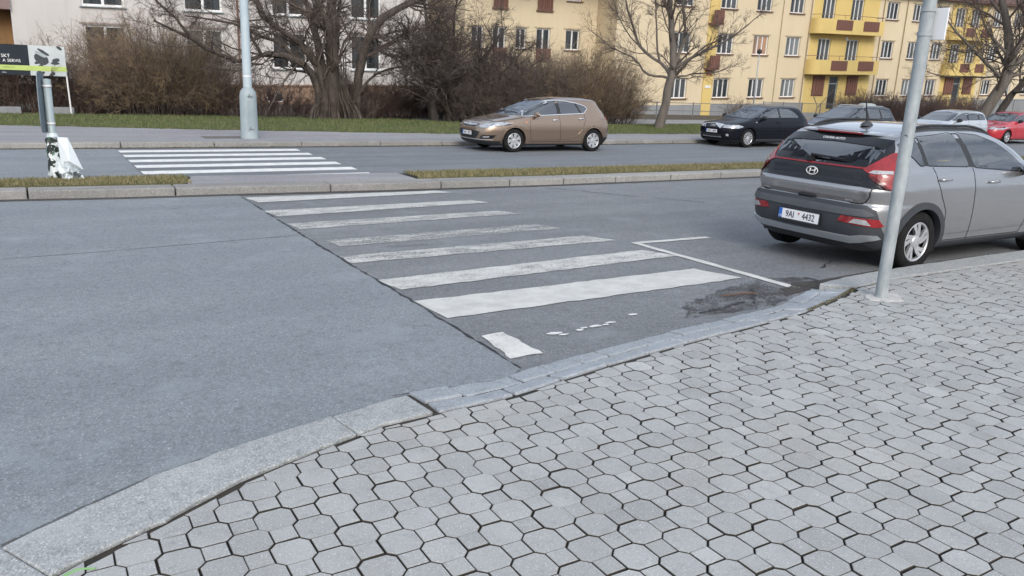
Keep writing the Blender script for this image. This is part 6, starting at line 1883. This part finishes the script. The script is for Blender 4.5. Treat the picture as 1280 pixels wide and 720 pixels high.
# ---------------- black three-door hatchback
KP_ = car_paint('black_metallic', (0.006, 0.007, 0.011), 0.0, 0.25, 0.01, 0.30, 0.10)
K = dict(paint=KP_, sill=0.23, res=.036, nring=310, wr=0.316, ar=0.358, wy=0.765, wheels=(-1.345, 1.233), lip=(0.025, 0.008), rimstyle=(13, .010, .017, 0.0, 0),
 ctrl=[(0.18, 1.93, -1.92, .80, 5.5), (0.24, 2.04, -2.02, .84, 5.5), (0.36, 2.09, -2.08, .865, 5.5), (0.50, 2.10, -2.105, .878, 5.5), (0.62, 2.085, -2.105, .883, 5.5), (0.70, 2.05, -2.09, .882, 5.5), (0.76, 1.98, -2.07, .878, 5.5), (0.81, 1.80, -2.05, .868, 5.5), (0.86, 1.55, -2.02, .855, 5.5), (0.91, 1.28, -1.99, .838, 5.5), (0.95, 1.08, -1.96, .82, 6),
       (1.05, .80, -1.87, .78, 6), (1.15, .55, -1.76, .745, 6), (1.25, .28, -1.64, .71, 6), (1.33, .02, -1.54, .66, 6), (1.375, -.2, -1.44, .58, 5), (1.405, -.45, -1.28, .45, 4.5), (1.418, -.62, -1.05, .28, 4), (1.422, -.75, -.92, .1, 3)],
 side_glass=[[(.78, 1.0), (.66, 1.09), (.35, 1.245), (-.02, 1.322), (-.22, 1.332), (-.27, 1.02)], [(-.31, 1.332), (-.80, 1.312), (-1.10, 1.20), (-1.28, 1.06), (-1.22, 1.03), (-.35, 1.022)]],
 pillar=[[(-.22, 1.335), (-.31, 1.335), (-.35, 1.018), (-.27, 1.016)]],
 front_glass=sym([(0, .975), (.70, .965), (.58, 1.29), (0, 1.345)]), rear_glass=sym([(0, 1.0), (.62, 1.0), (.54, 1.25), (0, 1.28)]), xmid_r=-1.3, xmid_f=0.1,
 dash=.9, hr=1.20, seat_f=.1, seat_r=-.8,
 seams=[('side', [(.72, .95), (.76, .65), (.68, .30)]), ('side', [(-.30, 1.0), (-.40, .70), (-.46, .45), (-.46, .30)]), ('side', [(.68, .30), (-.46, .30)]), ('side', [(1.0, .62), (-1.2, .62)])],
 handles=[(-.18, .86)], mirror=(.60, .97), mirror_mat=M['black'],
 panels=[('headlight', [(.42, .645), (.46, .745), (.80, .755), (.85, .70), (.82, .64)], 'front', M['lamp_lens'], .008), ('headlight', [(-.42, .645), (-.46, .745), (-.80, .755), (-.85, .70), (-.82, .64)], 'front', M['lamp_lens'], .008),
  ('grille', sym([(0, .63), (.34, .635), (.40, .745), (0, .765)]), 'front', M['gloss_black'], .007),
  ('grille_frame', sym([(0, .765), (.41, .745), (.34, .622), (.36, .622), (.435, .755), (0, .782)]), 'front', M['chrome'], .012),
  ('front_intake', sym([(0, .33), (.42, .34), (.42, .42), (0, .42)]), 'front', M['black'], .008), ('intake_trim', sym([(0, .315), (.43, .325), (.43, .345), (0, .335)]), 'front', M['silver'], .012),
  ('fog_lamp', [(.60, .38), (.60, .45), (.67, .45), (.67, .38)], 'front', M['white_lens'], .012), ('fog_lamp', [(-.60, .38), (-.60, .45), (-.67, .45), (-.67, .38)], 'front', M['white_lens'], .012),
  ('tail_light', [(-1.80, .99), (-1.95, .99), (-2.03, .80), (-1.92, .78)], 'side', M['red_lens'], .008),
  ('side_indicator', [(.86, .84), (.86, .87), (.93, .865), (.92, .84)], 'side', M['white_lens'], .006), ('sill_trim', [(.85, .24), (.85, .285), (-.95, .285), (-.95, .24)], 'side', pmat('sill_grey', (.05, .055, .06), .4), .008)])
car3, B3 = car('parked_car', 'black three-door hatchback with multi-spoke wheels parked facing left beyond the slim tree', (22.33, 20.02, 0.0), math.pi, K)
fplate(car3, B3, ('7AH', '4400'), .52)
e_ = MB(); l, nr = B3.hit('front', (0, .70), 1)
for k in range(4): e_.tube([(l.x + .02, (k - 1.5) * .056 + .037 * math.cos(t), .70 + .037 * math.sin(t)) for t in np.linspace(0, 2 * math.pi, 21)], .0055, 6, caps=False)
e_.build('emblem', M['chrome'], car3, smooth=True)

# ---------------- dark estate car, silver estate car, red hatchback further along
def estate(paint, L=4.6, W_=.885, H=1.47, rear_slope=.5, chrome=False):
    h = L / 2
    return dict(paint=paint, sill=0.23, res=.045, nring=250, wr=0.315, ar=0.358, wy=W_ - .11, wheels=(-h + .93, h - .93), lip=(0.025, 0.008), rimstyle=(7, .02, .034, 0.0, .0),
     ctrl=[(0.19, h - .17, -h + .15, W_ - .07, 5.5), (0.26, h - .05, -h + .05, W_ - .03, 5.5), (0.45, h, -h, W_ - .005, 5.5), (0.62, h - .02, -h, W_, 5.5), (0.72, h - .10, -h + .02, W_, 5.5), (0.79, h - .30, -h + .04, W_ - .01, 5.5), (0.86, h - .62, -h + .07, W_ - .02, 5.5), (0.92, h - .95, -h + .09, W_ - .035, 5.5), (0.97, h - 1.16, -h + .12, W_ - .055, 6),
           (1.06, h - 1.42, -h + .18, W_ - .095, 6), (1.18, h - 1.72, -h + .28, W_ - .135, 6), (1.30, h - 2.04, -h + .38, W_ - .18, 6), (H - .09, h - 2.28, -h + .46, W_ - .235, 6), (H - .045, h - 2.5, -h + .55, W_ - .32, 5), (H - .015, h - 2.75, -h + .75, W_ - .46, 4.5), (H - .003, h - 2.95, -h + 1.0, W_ - .64, 4), (H, h - 3.05, -h + 1.2, W_ - .8, 3)],
     side_glass=[[(h - 1.50, 1.02), (h - 1.80, 1.18), (h - 2.10, 1.29), (h - 2.45, H - .105), (h - 2.52, 1.04)], [(h - 2.60, H - .105), (h - 3.3, H - .115), (h - 3.36, 1.06), (h - 2.66, 1.045)], [(h - 3.40, H - .118), (-h + .72, H - .16), (-h + .50, 1.14), (-h + .56, 1.075), (h - 3.46, 1.062)]],
     pillar=[[(h - 2.45, H - .103), (h - 2.60, H - .103), (h - 2.66, 1.04), (h - 2.52, 1.035)], [(h - 3.3, H - .113), (h - 3.40, H - .116), (h - 3.46, 1.058), (h - 3.36, 1.055)]],
     front_glass=sym([(0, 1.0), (.70, .99), (.58, H - .14), (0, H - .09)]), rear_glass=sym([(0, 1.02), (.64, 1.02), (.58, H - .2), (0, H - .17)]), xmid_r=-h + 1, xmid_f=h - 2.6,
     dash=h - 1.45, hr=1.2, seat_f=h - 2.2, seat_r=h - 3.2,
     seams=[('side', [(h - 1.55, .97), (h - 1.5, .6), (h - 1.6, .3)]), ('side', [(h - 2.56, 1.02), (h - 2.6, .6), (h - 2.62, .3)]), ('side', [(h - 3.42, 1.04), (h - 3.5, .75), (h - 3.35, .45)]), ('side', [(h - 1.6, .29), (h - 3.3, .29)])],
     handles=[(h - 2.42, .87), (h - 3.28, .90)], mirror=(h - 1.72, 1.0), mirror_mat=M['black'],
     panels=[('headlight', [(.42, .64), (.46, .74), (.78, .775), (.86, .74), (.82, .64)], 'front', M['lamp_lens'], .008), ('headlight', [(-.42, .64), (-.46, .74), (-.78, .775), (-.86, .74), (-.82, .64)], 'front', M['lamp_lens'], .008),
       ('grille', sym([(0, .63), (.32, .635), (.36, .74), (0, .755)]), 'front', M['gloss_black'], .007), ('grille_frame', sym([(0, .755), (.37, .74), (.38, .757), (0, .772)]), 'front', M['chrome'], .012),
       ('front_intake', sym([(0, .30), (.5, .31), (.5, .42), (0, .42)]), 'front', M['black'], .008),
       ('tail_light', [(-h + .10, 1.0), (-h + .26, 1.0), (-h + .22, .74), (-h + .02, .74)], 'side', M['red_lens'], .008)])
def rails(carr, B, h, mat, y=.55):
    for s in (1, -1):
        pts = []
        for x in np.linspace(h - 2.5, -h + .85, 13):
            l, nr = B.hit('top', (x, s * y), 1); u = abs(2 * (x - (h - 2.5)) / ((-h + .85) - (h - 2.5)) - 1); pts.append((l.x, l.y, l.z + .045 * (1 - u ** 8) - .005))
        MB().tube(pts, .016, 8).build('roof_rail', mat, carr, smooth=True)
DP = car_paint('anthracite_metallic', (0.016, 0.02, 0.029), 0.1, 0.28, 0.03, 0.5, 0.2)
S4 = estate(DP, 4.7, .885, 1.50); car4, B4 = car('parked_car', 'dark blue grey estate car with roof rails parked right behind the black hatchback', (27.45, 20.1, 0.0), math.pi, S4); rails(car4, B4, 2.35, M['silver'])
SP_ = car_paint('pale_silver', (0.52, 0.55, 0.57), 0.5, 0.3)
S5 = estate(SP_, 4.5, .88, 1.45); car5, B5 = car('parked_car', 'pale silver car between the sign pole and the red car, roof and windows showing', (34.2, 20.1, 0.0), math.pi, S5)
RP = car_paint('red_paint', (0.42, 0.018, 0.028), 0.05, 0.3)
S6 = estate(RP, 4.5, .865, 1.44); car6, B6 = car('parked_car', 'bright red car parked facing left at the right edge of the far row', (39.3, 20.2, 0.0), math.pi, S6)
for c_, B_, sz in ((car4, B4, 0), (car5, B5, 0), (car6, B6, 0)):
    fplate(c_, B_, None, .50)
